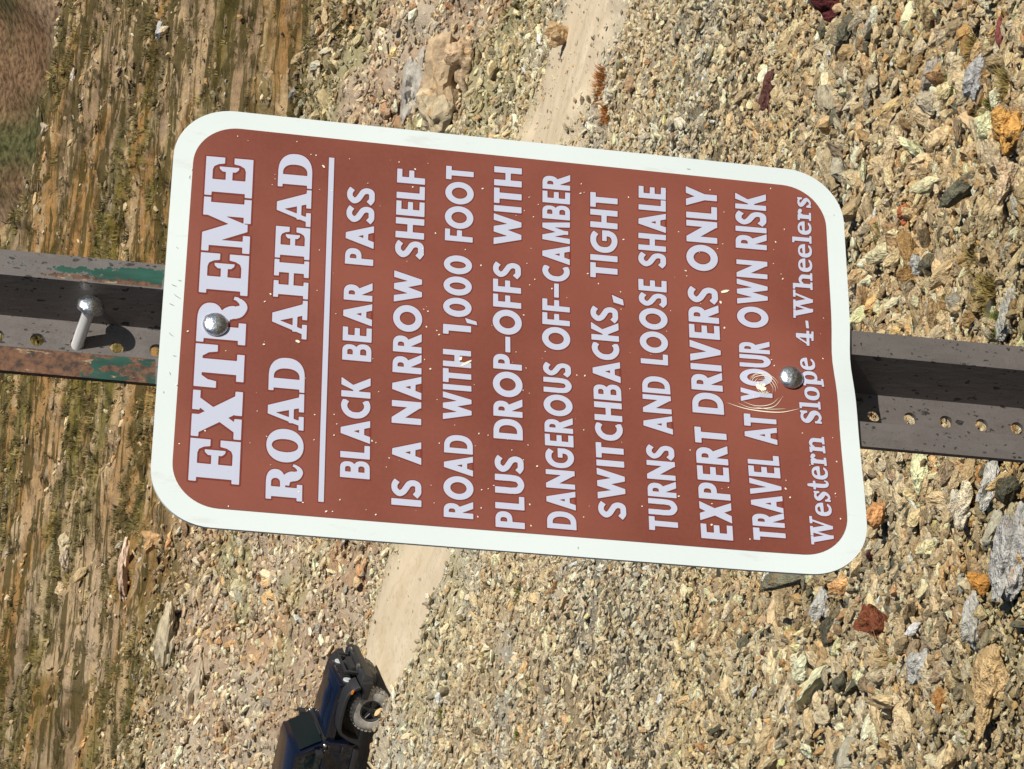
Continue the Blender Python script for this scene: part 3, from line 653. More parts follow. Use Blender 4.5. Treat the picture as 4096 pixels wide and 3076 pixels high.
def plate_post():
    # centre line of the section (mm from the post's own middle), flange - wall - web - wall - flange
    th = 3.8
    cl = [(-43.5, 4.0), (-26.5, 4.0), (-15.5, 37.), (15.5, 37.), (26.5, 4.0), (43.5, 4.0)]
    def off(d):
        out = []
        for i, p in enumerate(cl):
            ns = []
            for a, b in ((i-1, i), (i, i+1)):
                if a < 0 or b >= len(cl): continue
                dx, dy = cl[b][0]-cl[a][0], cl[b][1]-cl[a][1]; l = math.hypot(dx, dy); ns.append((-dy/l, dx/l))
            if len(ns) == 1: nx, ny = ns[0]; out.append((p[0]+nx*d, p[1]+ny*d))
            else:
                mx, my = ns[0][0]+ns[1][0], ns[0][1]+ns[1][1]; q = 2*d/(mx*mx+my*my)*1.0
                out.append((p[0]+mx*q, p[1]+my*q))
        return out
    A, B = off(-th/2), off(th/2)
    bm = bmesh.new()
    def quad(*P): bm.faces.new([bm.verts.new(p) for p in P])
    X = lambda p, z: ((XC+p[0])/1000, p[1]/1000, ZO+z)
    zs = np.linspace(Z0, Z1, 40)
    for i in range(5):
        if i == 2: continue
        for z0, z1 in zip(zs[:-1], zs[1:]):
            quad(X(A[i], z0), X(A[i+1], z0), X(A[i+1], z1), X(A[i], z1)); quad(X(B[i], z1), X(B[i+1], z1), X(B[i+1], z0), X(B[i], z0))
    for z0, z1 in zip(zs[:-1], zs[1:]):
        quad(X(A[0], z0), X(A[0], z1), X(B[0], z1), X(B[0], z0)); quad(X(A[5], z1), X(A[5], z0), X(B[5], z0), X(B[5], z1))
    for z in (Z0, Z1):
        for i in range(5): quad(X(A[i], z), X(A[i+1], z), X(B[i+1], z), X(B[i], z))
    # web with its row of holes, an inch apart
    hz = [(z/1000) for z in np.arange(305.5-25.4*12*6, Z1*1000-12, 25.4)]
    hz = [305.5/1000+25.4/1000*k for k in range(-86, 12)]
    hz = [z for z in hz if Z0+.012 < z < Z1-.012]
    r = 4.6; xa, xb = A[2][0], A[3][0]; N = 20; xc = -1.5
    def cell(z0, z1, hc, P0, P1, xl, xr):
        # ring between the rectangle and the hole
        rect = []; cir = []
        for k in range(N):
            q = 2*math.pi*k/N; c, s = math.cos(q), math.sin(q)
            tx = ((xr-xc)/c if c > 1e-9 else (xl-xc)/c if c < -1e-9 else 1e9); tz = ((z1-hc)*1000/s if s > 1e-9 else (z0-hc)*1000/s if s < -1e-9 else 1e9)
            t = min(tx, tz); rect.append((xc+c*t, hc+s*t/1000)); cir.append((xc+c*r, hc+s*r/1000))
        return rect, cir
    yA, yB = A[2][1], B[2][1]
    edges = [Z0]+[(a+b)/2 for a, b in zip(hz[:-1], hz[1:])]+[Z1]
    for hc, z0, z1 in zip(hz, edges[:-1], edges[1:]):
        for yy, (xl, xr) in ((yA, (A[2][0], A[3][0])), (yB, (B[2][0], B[3][0]))):
            rect, cir = cell(z0, z1, hc, None, None, xl, xr)
            for k in range(N):
                m = (k+1) % N
                quad(X((rect[k][0], yy), rect[k][1]), X((rect[m][0], yy), rect[m][1]), X((cir[m][0], yy), cir[m][1]), X((cir[k][0], yy), cir[k][1]))
            for sx, sz, x_, z_ in ((1, 1, xr, z1), (-1, 1, xl, z1), (-1, -1, xl, z0), (1, -1, xr, z0)):
                # corner triangles
                best = sorted(range(N), key=lambda k: (rect[k][0]-x_)**2+((rect[k][1]-z_)*1000)**2)[:2]
                a, b = best
                bm.faces.new([bm.verts.new(X((rect[a][0], yy), rect[a][1])), bm.verts.new(X((x_, yy), z_)), bm.verts.new(X((rect[b][0], yy), rect[b][1]))])
        for k in range(N):
            m = (k+1) % N
            quad(X((cir[k][0], yA), cir[k][1]), X((cir[m][0], yA), cir[m][1]), X((cir[m][0], yB), cir[m][1]), X((cir[k][0], yB), cir[k][1]))
    bmesh.ops.remove_doubles(bm, verts=bm.verts, dist=1e-5)
    return bm
post = adopt(bmobj('post', plate_post(), MPOST))
bv = post.modifiers.new('bend_radius', 'BEVEL'); bv.width = .0028; bv.segments = 3; bv.limit_method = 'ANGLE'; bv.angle_limit = math.radians(28)

# bolts
def steel_mat():
    k = NT('zinc_bolt'); tc = k.n('ShaderNodeTexCoord')
    c = k.mix(k.ramp(k.noise(420, 3, .6, tc.outputs['Object']), [(.4, 0.), (.6, 1.)]), (.50, .53, .56), (.66, .69, .72))
    k.set(c, k.ramp(k.noise(600, 3, .6, tc.outputs['Object']), [(.3, .22), (.7, .45)]), 1.0); k.bump(k.noise(420, 4, .7, tc.outputs['Object']), .5, .0008); return k.m
MST = steel_mat(); MSH = plain('bright_shank', (.85, .86, .88), .42, .6)
def head_bm(r, hgt, n=28, m=7):
    bm = bmesh.new(); rings = []
    prof = [(r*.96, -.0002), (r, .0006)]+[(r*math.cos(a), .0006+(hgt-.0006)*math.sin(a)) for a in [math.pi/2*k/m for k in range(1, m)]]
    for q, z in prof: rings.append([bm.verts.new((q*math.cos(2*math.pi*k/n), q*math.sin(2*math.pi*k/n), z)) for k in range(n)])
    top = bm.verts.new((0, 0, hgt))
    for a, b in zip(rings[:-1], rings[1:]):
        for k in range(n): bm.faces.new((a[k], a[(k+1) % n], b[(k+1) % n], b[k]))
    for k in range(n): bm.faces.new((rings[-1][k], rings[-1][(k+1) % n], top))
    bm.faces.new(rings[0][::-1]); return bm
for (s, t) in ((-10.5, 194.6), (-11.5, -184.8)):
    bm = head_bm(.0083, .0047)
    p = Vector(SP(s, t, .7)); bm.transform(Matrix.Translation(p) @ Euler((math.pi/2, 0, 0)).to_matrix().to_4x4())
    b = adopt(bmobj('bolt', bm, MST, smooth=True))
    bm = bmesh.new(); bmesh.ops.create_cone(bm, cap_ends=True, segments=16, radius1=.0038, radius2=.0038, depth=.060)
    bm.transform(Matrix.Translation(p+Vector((0, .028, 0))) @ Euler((math.pi/2, 0, 0)).to_matrix().to_4x4())
    sh = bmobj('shank', bm, MST, smooth=True); sh.parent = b
# the spare bolt hanging loose in a hole above the sign
root = Vector(((XC-2.5)/1000, .0355, ZO+.2800)); tip = root + Vector((.0143, -.024, -.0059))
d = (tip-root).normalized(); L_ = (tip-root).length
lb = tag(empty('bolt', root), 'loose round headed steel bolt hanging in a post hole above the brown sign', 'bolt')
rot = d.to_track_quat('Z', 'Y').to_matrix().to_4x4()
bm = head_bm(.0094, .0074); bm.transform(Matrix.Translation(d*L_) @ rot); bmobj('head', bm, MST, lb, smooth=True)
bm = bmesh.new(); bmesh.ops.create_cone(bm, cap_ends=True, segments=18, radius1=.0039, radius2=.0039, depth=L_+.016)
bm.transform(Matrix.Translation(d*(L_-.016)/2) @ rot); bmobj('shank', bm, MSH, lb, smooth=True)
# ------------------------------------------------------------------ colours of the land (albedo)
def mixc(a, b, t): return a*(1-t[..., None]) + b*t[..., None]
def albedo(r, L, D, h):
    c3 = lambda *c: np.broadcast_to(np.array(c, float), r.shape+(3,))
    n1 = fbm(D*.45, L*.45, 4, 61); n2 = fbm(D*.9, L*.9, 4, 62); n3 = fbm(D*.22, L*.3, 3, 63); n4 = fbm(D*2.2, L*2.2, 3, 64)
    near = mixc(c3(.64, .475, .265), c3(.56, .475, .31), sst(n1, .45, .62))
    near = mixc(near, c3(.46, .415, .22), sst(n2, .58, .70)*.7)
    near = mixc(near, c3(.47, .29, .13), sst(n4, .66, .78)*.5*(1-sst(r, 14, 30)))
    near = mixc(near, c3(.34, .27, .17), sst(1-n2, .62, .74)*.5)
    near = mixc(near, c3(.30, .205, .09), sst(n2, .54, .64)*.7*(1-sst(r, 9, 16)))
    near = mixc(near, c3(.27, .245, .10), sst(1-n1, .56, .66)*.7*(1-sst(r, 9, 18)))
    near = mixc(near, c3(.60, .33, .10), sst(fbm(D*3.1, L*3.1, 3, 65), .62, .70)*.6*(1-sst(r, 12, 22)))
    # paler, finer scree half way down
    near = mixc(near, c3(.66, .545, .37), sst(r, 14, 34)*.75)
    near = mixc(near, c3(.57, .53, .34), sst(r, 18, 34)*sst(n3, .5, .62)*.55)
    near = mixc(near, c3(.58, .56, .49), sst(r, 16, 30)*sst(n1, .55, .66)*.55)
    bank = mixc(c3(.50, .38, .27), c3(.55, .46, .35), sst(n1, .4, .6))
    bank = mixc(bank, c3(.42, .40, .22), sst(n3, .52, .64)*.8)
    bank = mixc(bank, c3(.48, .27, .13), sst(n2, .62, .74)*.6)
    e = h + .10*L
    s1 = fbm(L*.20, e*1.5+D*.05, 4, 71); s2 = fbm(L*.14, e*2.6, 4, 72); s3 = fbm(L*.35, e*4.5, 3, 73); s4 = fbm(L*.10, e*1.0, 3, 74)
    hill = mixc(c3(.34, .225, .105), c3(.21, .185, .048), sst(s1, .44, .52))
    hill = mixc(hill, c3(.44, .27, .12), sst(s2, .52, .58)*.9)
    hill = mixc(hill, c3(.38, .32, .265), sst(s4, .53, .60)*.6)
    hill = mixc(hill, c3(.60, .47, .31), sst(s3, .58, .66)*.85)
    hill = mixc(hill, c3(.075, .06, .025), sst(1-s3, .60, .70)*.75)
    hill = mixc(hill, c3(.12, .12, .03), sst(1-s2, .58, .68)*.6)
    hill = hill*np.array([.72, .66, .56])
    hill = mixc(hill, c3(.50, .385, .255), sst(-L, 0, 9)*sst(n3, .42, .56)*.55)
    c = mixc(near, bank, sst(r, 50, 55))
    c = mixc(c, hill, sst(r+(n1-.5)*9, 67, 76))
    return c
def road_mask(r, az):
    D = r*np.cos(az); L = r*np.sin(az); q = np.abs(D-road_c(L))/(1+.45*sst(L, 0, 4)) + (fbm(D*.6, L*.6, 3, 81)-.5)*1.6
    a_, b_ = veh_ab(CAM[0]+D*Fh[0]+L*R0[0], CAM[1]+D*Fh[1]+L*R0[1])
    berm = sst(b_, 1.0, 1.25)*(1-sst(b_, 2.2, 2.8))*(1-sst(np.abs(a_+.6), 2.6, 3.6))
    return (1-sst(q, 1.9, 3.9))*(np.abs(az) < .7)*(1-berm)

# ------------------------------------------------------------------ ground: one sheet, fine in view and coarser all round
azf = np.radians(np.linspace(-14, 14, 520))
azc = np.radians(np.concatenate([np.linspace(14, 60, 24)[1:], np.linspace(60, 180, 18)[1:]]))
az_all = np.concatenate([-azc[::-1][1:], azf, azc]); NA = len(az_all)
rr = np.concatenate([np.array([.02, .6, 1.2, 2.0, 2.8]), np.exp(np.linspace(math.log(3.4), math.log(52), 360)), 52+np.cumsum(np.linspace(.14, .22, 360)), [139, 150, 175, 210]])
rr = np.unique(np.round(rr, 4)); NR = len(rr)
RG, AG = np.meshgrid(rr, az_all, indexing='ij')
HG = Hf(RG, AG); DG = RG*np.cos(AG); LG = RG*np.sin(AG)
PG = toW(RG, AG, HG).reshape(-1, 3)
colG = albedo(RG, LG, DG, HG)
# ground colour darkened among the stones to paint in the shade of the gaps
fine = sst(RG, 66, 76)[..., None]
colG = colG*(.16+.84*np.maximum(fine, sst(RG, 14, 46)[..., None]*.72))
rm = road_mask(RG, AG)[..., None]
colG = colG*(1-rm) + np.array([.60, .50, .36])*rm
def grid_mesh(name, P, ni, nj, wrap=False):
    me = bpy.data.meshes.new(name); me.vertices.add(len(P)); me.vertices.foreach_set('co', P.astype(np.float32).ravel())
    i = np.arange(ni-1)[:, None]; j = np.arange(nj-1 if not wrap else nj)[None, :]
    j2 = (j+1) % nj
    F = np.stack([i*nj+j, (i+1)*nj+j, (i+1)*nj+j2, i*nj+j2], -1).reshape(-1, 4)
    n = len(F); me.loops.add(n*4); me.loops.foreach_set('vertex_index', F.ravel().astype(np.int32))
    me.polygons.add(n); me.polygons.foreach_set('loop_start', np.arange(0, n*4, 4, dtype=np.int32))
    me.polygons.foreach_set('use_smooth', np.ones(n, bool)); me.update(calc_edges=True); return me
def addcol(me, col, name='col'):
    a = me.color_attributes.new(name, 'FLOAT_COLOR', 'POINT'); c = np.concatenate([col.reshape(-1, 3), np.ones((col.size//3, 1))], 1)
    a.data.foreach_set('color', c.astype(np.float32).ravel())
def ground_mat():
    k = NT('hillside_ground'); tc = k.n('ShaderNodeTexCoord'); ob = tc.outputs['Object']
    at = k.n('ShaderNodeAttribute', attribute_name='col'); rd = k.n('ShaderNodeAttribute', attribute_name='road')
    big = k.noise(1.7, 6, .65, ob); mid = k.noise(7, 5, .65, ob); fine = k.noise(38, 4, .6, ob)
    va = k.math('ADD', .55, k.math('MULTIPLY', mid, .9)); vb = k.math('ADD', .6, k.math('MULTIPLY', fine, .8))
    v = k.math('MULTIPLY', va, vb)
    v = k.math('ADD', k.math('MULTIPLY', v, k.math('SUBTRACT', 1., rd.outputs['Fac'])), k.math('MULTIPLY', rd.outputs['Fac'], k.math('ADD', .86, k.math('MULTIPLY', big, .28))))
    cm = k.n('ShaderNodeVectorMath', operation='SCALE'); k.l(at.outputs['Color'], cm.inputs[0]); k.l(v, cm.inputs['Scale'])
    k.set(cm.outputs[0], .95, spec=.1)
    hl = k.n('ShaderNodeAttribute', attribute_name='hill')
    mp = k.n('ShaderNodeMapping'); mp.inputs['Rotation'].default_value = (0, 0, yaw); mp.inputs['Scale'].default_value = (.22, .5, 3.4); k.l(ob, mp.inputs[0])
    s1 = k.noise(1.0, 5, .65, mp.outputs[0], 1.3); mp2 = k.n('ShaderNodeMapping'); mp2.inputs['Rotation'].default_value = (0, 0, yaw); mp2.inputs['Location'].default_value = (9, 4, 2); mp2.inputs['Scale'].default_value = (.8, 1.3, 7); k.l(ob, mp2.inputs[0]); s2 = k.noise(1.0, 4, .6, mp2.outputs[0], 1.0)
    c1 = k.mix(k.math('MULTIPLY', hl.outputs['Fac'], k.ramp(s1, [(.49, 0.), (.55, .85)])), cm.outputs[0], (.058, .046, .013))
    c2 = k.mix(k.math('MULTIPLY', hl.outputs['Fac'], k.ramp(s2, [(.60, 0.), (.68, .75)])), c1, (.36, .28, .19))
    c3_ = k.mix(k.math('MULTIPLY', hl.outputs['Fac'], k.ramp(k.math('ADD', k.math('MULTIPLY', s2, .5), k.math('MULTIPLY', s1, -.5)), [(.07, 0.), (.13, .4)])), c2, (.22, .18, .15))
    k.l(c3_, k.b.inputs['Base Color'])
    h = k.math('ADD', k.math('MULTIPLY', mid, 1.), k.math('ADD', k.math('MULTIPLY', fine, .3), k.math('MULTIPLY', k.math('MULTIPLY', s2, hl.outputs['Fac']), 1.5)))
    k.bump(k.math('MULTIPLY', h, k.math('SUBTRACT', 1.05, rd.outputs['Fac'])), .8, .12); return k.m
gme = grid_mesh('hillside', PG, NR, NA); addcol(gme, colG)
ra = gme.attributes.new('road', 'FLOAT', 'POINT'); ra.data.foreach_set('value', rm.astype(np.float32).ravel())
ha = gme.attributes.new('hill', 'FLOAT', 'POINT'); ha.data.foreach_set('value', fine.astype(np.float32).ravel())
MGR = ground_mat()
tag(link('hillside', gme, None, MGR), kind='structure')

# the dirt road: its own sheet just above the ground
Ls = np.linspace(-24, 20, 260); ws = np.linspace(-2.0, 2.0, 26)
LL, WW = np.meshgrid(Ls, ws, indexing='ij'); WW = WW*(1-.35*sst(LL, -1, 4)) + (fbm(LL*.7, WW*0+np.sign(WW)*3, 3, 91)-.5)*1.3*(np.abs(WW)/2.0)**3
DD = road_c(LL)+WW; Rr = np.hypot(DD, LL); Ar = np.arctan2(LL, DD)
edge = (np.abs(np.linspace(-1, 1, 26))**10)[None, :]
Hr_ = Hf(Rr, Ar) + .03 - .06*edge + (fbm(LL*.5, WW*2.2, 3, 92)-.5)*.05 - .05*np.exp(-((WW-.75)/.25)**2) - .05*np.exp(-((WW+.75)/.25)**2)
P_ = toW(Rr, Ar, Hr_); a_, b_ = veh_ab(P_[..., 0], P_[..., 1])
Hr_ = Hr_ - .14*sst(b_, .98, 1.12)*(1-sst(b_, 2.2, 2.8))*(1-sst(np.abs(a_+.6), 2.8, 3.6))
rme = grid_mesh('dirt_road', toW(Rr, Ar, Hr_).reshape(-1, 3), 260, 26)
def road_mat():
    k = NT('road_dust'); tc = k.n('ShaderNodeTexCoord'); ob = tc.outputs['Object']
    c = k.mix(k.ramp(k.noise(1.3, 5, .6, ob), [(.35, 0.), (.65, 1.)]), (.54, .44, .30), (.66, .565, .42))
    c = k.mix(k.ramp(k.noise(9, 4, .6, ob), [(.54, 0.), (.66, .7)]), c, (.46, .36, .23))
    k.set(c, .95, spec=.1); k.bump(k.noise(14, 5, .65, ob), .35, .04); return k.m
tag(link('dirt_road', rme, None, road_mat()), kind='structure')

# the mountainside across the valley
na, nr = 500, 160
A2 = np.radians(np.linspace(-60, 60, na)); R2 = np.linspace(230, 900, nr)
RG2, AG2 = np.meshgrid(R2, A2, indexing='ij'); D2 = RG2*np.cos(AG2); L2 = RG2*np.sin(AG2)
H2 = -55 + (RG2-230)*.62 + (fbm(D2*.011, L2*.014, 5, 101)-.5)*55 + (fbm(D2*.05, L2*.06, 4, 102)-.5)*7
m2 = grid_mesh('far_mountainside', toW(RG2, AG2, H2).reshape(-1, 3), nr, na)
n_a = fbm(D2*.02+L2*.008, L2*.03, 5, 103); n_b = fbm(D2*.05, L2*.06, 4, 104)
c3f = lambda *c: np.broadcast_to(np.array(c, float), n_a.shape+(3,))
fc = mixc(c3f(.17, .105, .06), c3f(.065, .07, .03), sst(n_a, .56, .68)); fc = mixc(fc, c3f(.27, .18, .12), sst(n_b, .56, .70)*.8)
addcol(m2, fc)
def far_mat():
    k = NT('far_slope'); tc = k.n('ShaderNodeTexCoord'); at = k.n('ShaderNodeAttribute', attribute_name='col')
    v = k.math('MULTIPLY', k.math('ADD', .45, k.noise(.16, 6, .7, tc.outputs['Object'])), k.math('ADD', .4, k.math('MULTIPLY', k.ramp(k.noise(1.1, 6, .7, tc.outputs['Object']), [(.38, 0.), (.62, 1.)]), 1.1)))
    cm = k.n('ShaderNodeVectorMath', operation='SCALE'); k.l(at.outputs['Color'], cm.inputs[0]); k.l(v, cm.inputs['Scale'])
    k.set(cm.outputs[0], 1., spec=.05); return k.m
tag(link('far_mountainside', m2, None, far_mat()), kind='structure')
bme = grid_mesh('valley_ground', np.array([[x, y, -95.] for x in (-3000, 0, 3000) for y in (-3000, 0, 3000)], float), 3, 3)
tag(link('valley_ground', bme, None, plain('valley_floor', (.08, .075, .04), 1., spec=.1)), kind='structure')

# ------------------------------------------------------------------ stones
def stone_mat(kind):
    k = NT('stone_'+kind); tc = k.n('ShaderNodeTexCoord'); oi = k.n('ShaderNodeObjectInfo')
    if kind == 'scree':
        at = k.n('ShaderNodeAttribute', attribute_name='col', attribute_type='INSTANCER'); base = at.outputs['Color']
    else: base = oi.outputs['Color']
    v = k.n('ShaderNodeVectorMath', operation='ADD'); k.l(tc.outputs['Object'], v.inputs[0])
    sc = k.n('ShaderNodeCombineXYZ'); rn = k.math('MULTIPLY', oi.outputs['Random'], 37.); k.l(rn, sc.inputs[0]); k.l(rn, sc.inputs[2]); k.l(sc.outputs[0], v.inputs[1])
    vec = v.outputs[0]
    n1 = k.noise(1.3, 5, .65, vec); n2 = k.noise(5.5, 4, .6, vec); n3 = k.noise(2.4, 5, .7, vec, .8)
    a = k.math('ADD', .30, k.math('MULTIPLY', n1, 1.4)); b = k.math('ADD', .30, k.math('MULTIPLY', n2, 1.45))
    cm = k.n('ShaderNodeVectorMath', operation='SCALE'); k.l(base, cm.inputs[0]); k.l(k.math('MULTIPLY', a, b), cm.inputs['Scale'])
    c = k.mix(k.math('MULTIPLY', k.ramp(n3, [(.56, 0.), (.66, 1.)]), .5), cm.outputs[0], (.42, .22, .07))
    k.set(c, .85, spec=.25); k.bump(k.math('ADD', n2, k.math('MULTIPLY', n3, .6)), .6, .12 if kind != 'scree' else .15); return k.m
MSI, MSO = stone_mat('scree'), stone_mat('rock')
def stone_mesh(seed, sub=2, cuts=9, rough=.10, flat=.62):
    r_ = random.Random(seed); bm = bmesh.new(); bmesh.ops.create_icosphere(bm, subdivisions=sub, radius=.5)
    pl = []
    for _ in range(cuts):
        n = Vector((r_.gauss(0, 1), r_.gauss(0, 1), r_.gauss(0, 1))).normalized(); pl.append((n, r_.uniform(.24, .40)))
    sx, sy = r_.uniform(.85, 1.15), r_.uniform(.6, .95); ox = r_.uniform(0, 50)
    from mathutils import noise as mn
    for v in bm.verts:
        p = v.co.copy()
        for n, d_ in pl:
            e = p.dot(n)
            if e > d_: p -= n*(e-d_)*.93
        q = p*3.0+Vector((ox, 0, 0)); p += p.normalized()*(mn.noise(q)*rough + mn.noise(q*2.7)*rough*.5)
        v.co = Vector((p.x*sx*1.25, p.y*sy*1.25, p.z*flat*1.25))
    me = bpy.data.meshes.new('stone'); bm.to_mesh(me); bm.free()
    me.polygons.foreach_set('use_smooth', [False]*len(me.polygons)); return me
NVAR = 14
lowc = bpy.data.collections.new('scree_stones')
for i in range(NVAR):
    me = stone_mesh(100+i, 2 if i < 6 else 1, 10, .10, .50+.04*(i % 5)); me.materials.append(MSI)
    o = bpy.data.objects.new('stone_%02d' % i, me); lowc.objects.link(o)
him = []
for i in range(12):
    me = stone_mesh(300+i, 3, 11, .12, .52+.04*(i % 5)); me.materials.append(MSO)
    me.polygons.foreach_set('use_smooth', [True]*len(me.polygons))
    try: me.set_sharp_from_angle(angle=math.radians(24))
    except Exception: pass
    him.append(me)

PAL = np.array([[.72, .57, .34], [.76, .665, .46], [.58, .44, .24], [.58, .56, .45], [.42, .43, .37], [.66, .40, .16], [.48, .23, .09], [.30, .22, .15], [.56, .50, .32], [.16, .05, .045], [.13, .125, .085], [.24, .20, .13]])  # dark olive entries stand in for the shaded gaps between stones
PW = np.array([.29, .22, .17, .055, .03, .085, .035, .07, .03, .0004, .04, .07]); PW = PW/PW.sum()
def scatter(N, r0, r1, kmed, ksig, kmax, azm=13.5, seed=1, keep=None, pm=.55, smin=0.):
    g = np.random.default_rng(seed)
    r = np.exp(g.uniform(math.log(r0), math.log(r1), N)); az = np.radians(g.uniform(-azm, azm, N))
    k = np.minimum(np.exp(g.normal(math.log(kmed), ksig, N)), kmax)
    s = np.maximum(r*k, smin)
    rdm = road_mask(r, az); ok = g.random(N) > np.where(rdm > .8, np.where(r*np.sin(az) > 0, .80, .96), rdm)
    s = s*(1-.55*rdm)*np.where(g.random(N) < .5, .75, 1.12)
    D = r*np.cos(az); L = r*np.sin(az)
    # the vehicle stands here: leave its footprint clear
    P0 = toW(r, az, np.zeros(N)); a = (P0[:, 0]-VGr[0])*v_f[0]+(P0[:, 1]-VGr[1])*v_f[1]; b = (P0[:, 0]-VGr[0])*v_r[0]+(P0[:, 1]-VGr[1])*v_r[1]
    ok &= ~((np.abs(a) < 2.3) & (np.abs(b) < .98))
    if keep is not None: ok &= keep(r, L, D, g)
    r, az, s, D, L = r[ok], az[ok], s[ok], D[ok], L[ok]; n = len(r)
    h = Hf(r, az); base = albedo(r, L, D, h)
    pal = PAL[g.choice(len(PAL), n, p=PW)]
    pal = np.where(((r > 66) & (pal[:, 0] > .3))[:, None], pal*.85, pal)
    m = np.clip(pm*g.uniform(.4, 1.5, n), 0, 1)[:, None]
    m = np.where(pal[:, :1] < .2, np.where(r[:, None] < 30, 1., 0.), m)
    col = (base*(1-m)+pal*m)*np.exp(g.normal(0, .25, n))[:, None]
    P = toW(r, az, h + s*g.uniform(-.2, .6, n))
    rot = np.stack([g.normal(0, .5, n), g.normal(0, .42, n), -yaw+g.normal(0, .75, n)+math.pi*(g.random(n) < .5)], 1)
    scl = np.stack([s*g.uniform(1.0, 1.9, n), s*g.uniform(.75, 1.1, n), s*g.uniform(.65, 1.25, n)], 1)
    return dict(P=P, rot=rot, scl=scl, col=np.clip(col, .01, .78), s=s, r=r, az=az)
def cat_(L_): return {k: np.concatenate([d[k] for d in L_]) for k in L_[0]}
hillkeep = lambda r, L, D, g: g.random(len(r)) < .12+.88*sst(fbm(L*.35, (Hf(r, np.arctan2(L, D))+.1*L)*4.5, 3, 73), .54, .64)
S = cat_([
    scatter(135000, 4.0, 20, .0020, .38, .0075, seed=1),
    scatter(15000, 4.0, 12, .0040, .38, .011, seed=2),
    scatter(140000, 15, 52, .0017, .34, .0048, seed=3),
    scatter(46000, 50, 74, .0017, .40, .0055, seed=4),
    scatter(13000, 70, 116, .0014, .38, .0045, seed=5, keep=hillkeep),
    scatter(26, 4.3, 11, .011, .2, .016, seed=6, pm=.8),
    scatter(7000, 2.0, 60, .0042, .35, .008, azm=38, seed=8, keep=lambda r, L, D, g: (np.abs(L) > D*.24) | (r < 4)),
    scatter(90000, 4.0, 24, .00115, .25, .004, seed=9),
])
# which of them show largest: these become rocks of their own
d_ = S['P']-CAM; zf = d_@Fv; px = 1024 - (d_@Uv)/zf*FOC/2 ; py = 769 - (d_@Rv)/zf*FOC/2
px = (2048-(d_@Uv)/zf*FOC)/4; py = (1538-(d_@Rv)/zf*FOC)/4
inf_ = (px > 2) & (px < 1022) & (py > 2) & (py < 767) & (zf > 0)
behind = (px > 178) & (px < 862) & (py > 112+(px-178)*.1) & (py < 525+(px-178)*.075)
behind |= ((px < 180) & (py > 250) & (py < 384)) | ((px > 840) & (py > 330) & (py < 460))
appar = S['s']*FOC/4/zf*np.where(inf_ & ~behind, 1, 0)*(1+.0*S['r'])
NBIG = 240
big = np.argsort(-appar)[:NBIG]
mask = np.ones(len(appar), bool); mask[big] = False

def instancer(name, d, mask, coll, kindtag=None):
    P = d['P'][mask]; n = len(P); me = bpy.data.meshes.new(name); me.vertices.add(n); me.vertices.foreach_set('co', P.astype(np.float32).ravel())
    for nm, arr, ty in (('rot', d['rot'], 'FLOAT_VECTOR'), ('scl', d['scl'], 'FLOAT_VECTOR')):
        a = me.attributes.new(nm, ty, 'POINT'); a.data.foreach_set('vector', arr[mask].astype(np.float32).ravel())
    a = me.attributes.new('vi', 'INT', 'POINT'); a.data.foreach_set('value', np.random.default_rng(5).integers(0, NVAR, n).astype(np.int32))
    a = me.attributes.new('col', 'FLOAT_COLOR', 'POINT'); a.data.foreach_set('color', np.concatenate([d['col'][mask], np.ones((n, 1))], 1).astype(np.float32).ravel())
    o = bpy.data.objects.new(name, me); COL.objects.link(o)
    ng = bpy.data.node_groups.new(name, 'GeometryNodeTree')
    ng.interface.new_socket('Geometry', in_out='INPUT', socket_type='NodeSocketGeometry'); ng.interface.new_socket('Geometry', in_out='OUTPUT', socket_type='NodeSocketGeometry')
    gi = ng.nodes.new('NodeGroupInput'); go = ng.nodes.new('NodeGroupOutput')
    ci = ng.nodes.new('GeometryNodeCollectionInfo'); ci.inputs['Collection'].default_value = coll; ci.inputs['Separate Children'].default_value = True; ci.inputs['Reset Children'].default_value = True
    ip = ng.nodes.new('GeometryNodeInstanceOnPoints'); ip.inputs['Pick Instance'].default_value = True
    def na_(nm, ty):
        x = ng.nodes.new('GeometryNodeInputNamedAttribute'); x.data_type = ty; x.inputs['Name'].default_value = nm; return x.outputs['Attribute']
    ng.links.new(gi.outputs[0], ip.inputs['Points']); ng.links.new(ci.outputs[0], ip.inputs['Instance'])
    ng.links.new(na_('vi', 'INT'), ip.inputs['Instance Index']); ng.links.new(na_('rot', 'FLOAT_VECTOR'), ip.inputs['Rotation']); ng.links.new(na_('scl', 'FLOAT_VECTOR'), ip.inputs['Scale'])
    ng.links.new(ip.outputs[0], go.inputs[0])
    md = o.modifiers.new('scatter', 'NODES'); md.node_group = ng
    return tag(o, kind='stuff')
far_ = S['r'] > 49
instancer('gravel', S, mask & ~far_, lowc)
instancer('scree', S, mask & far_, lowc)

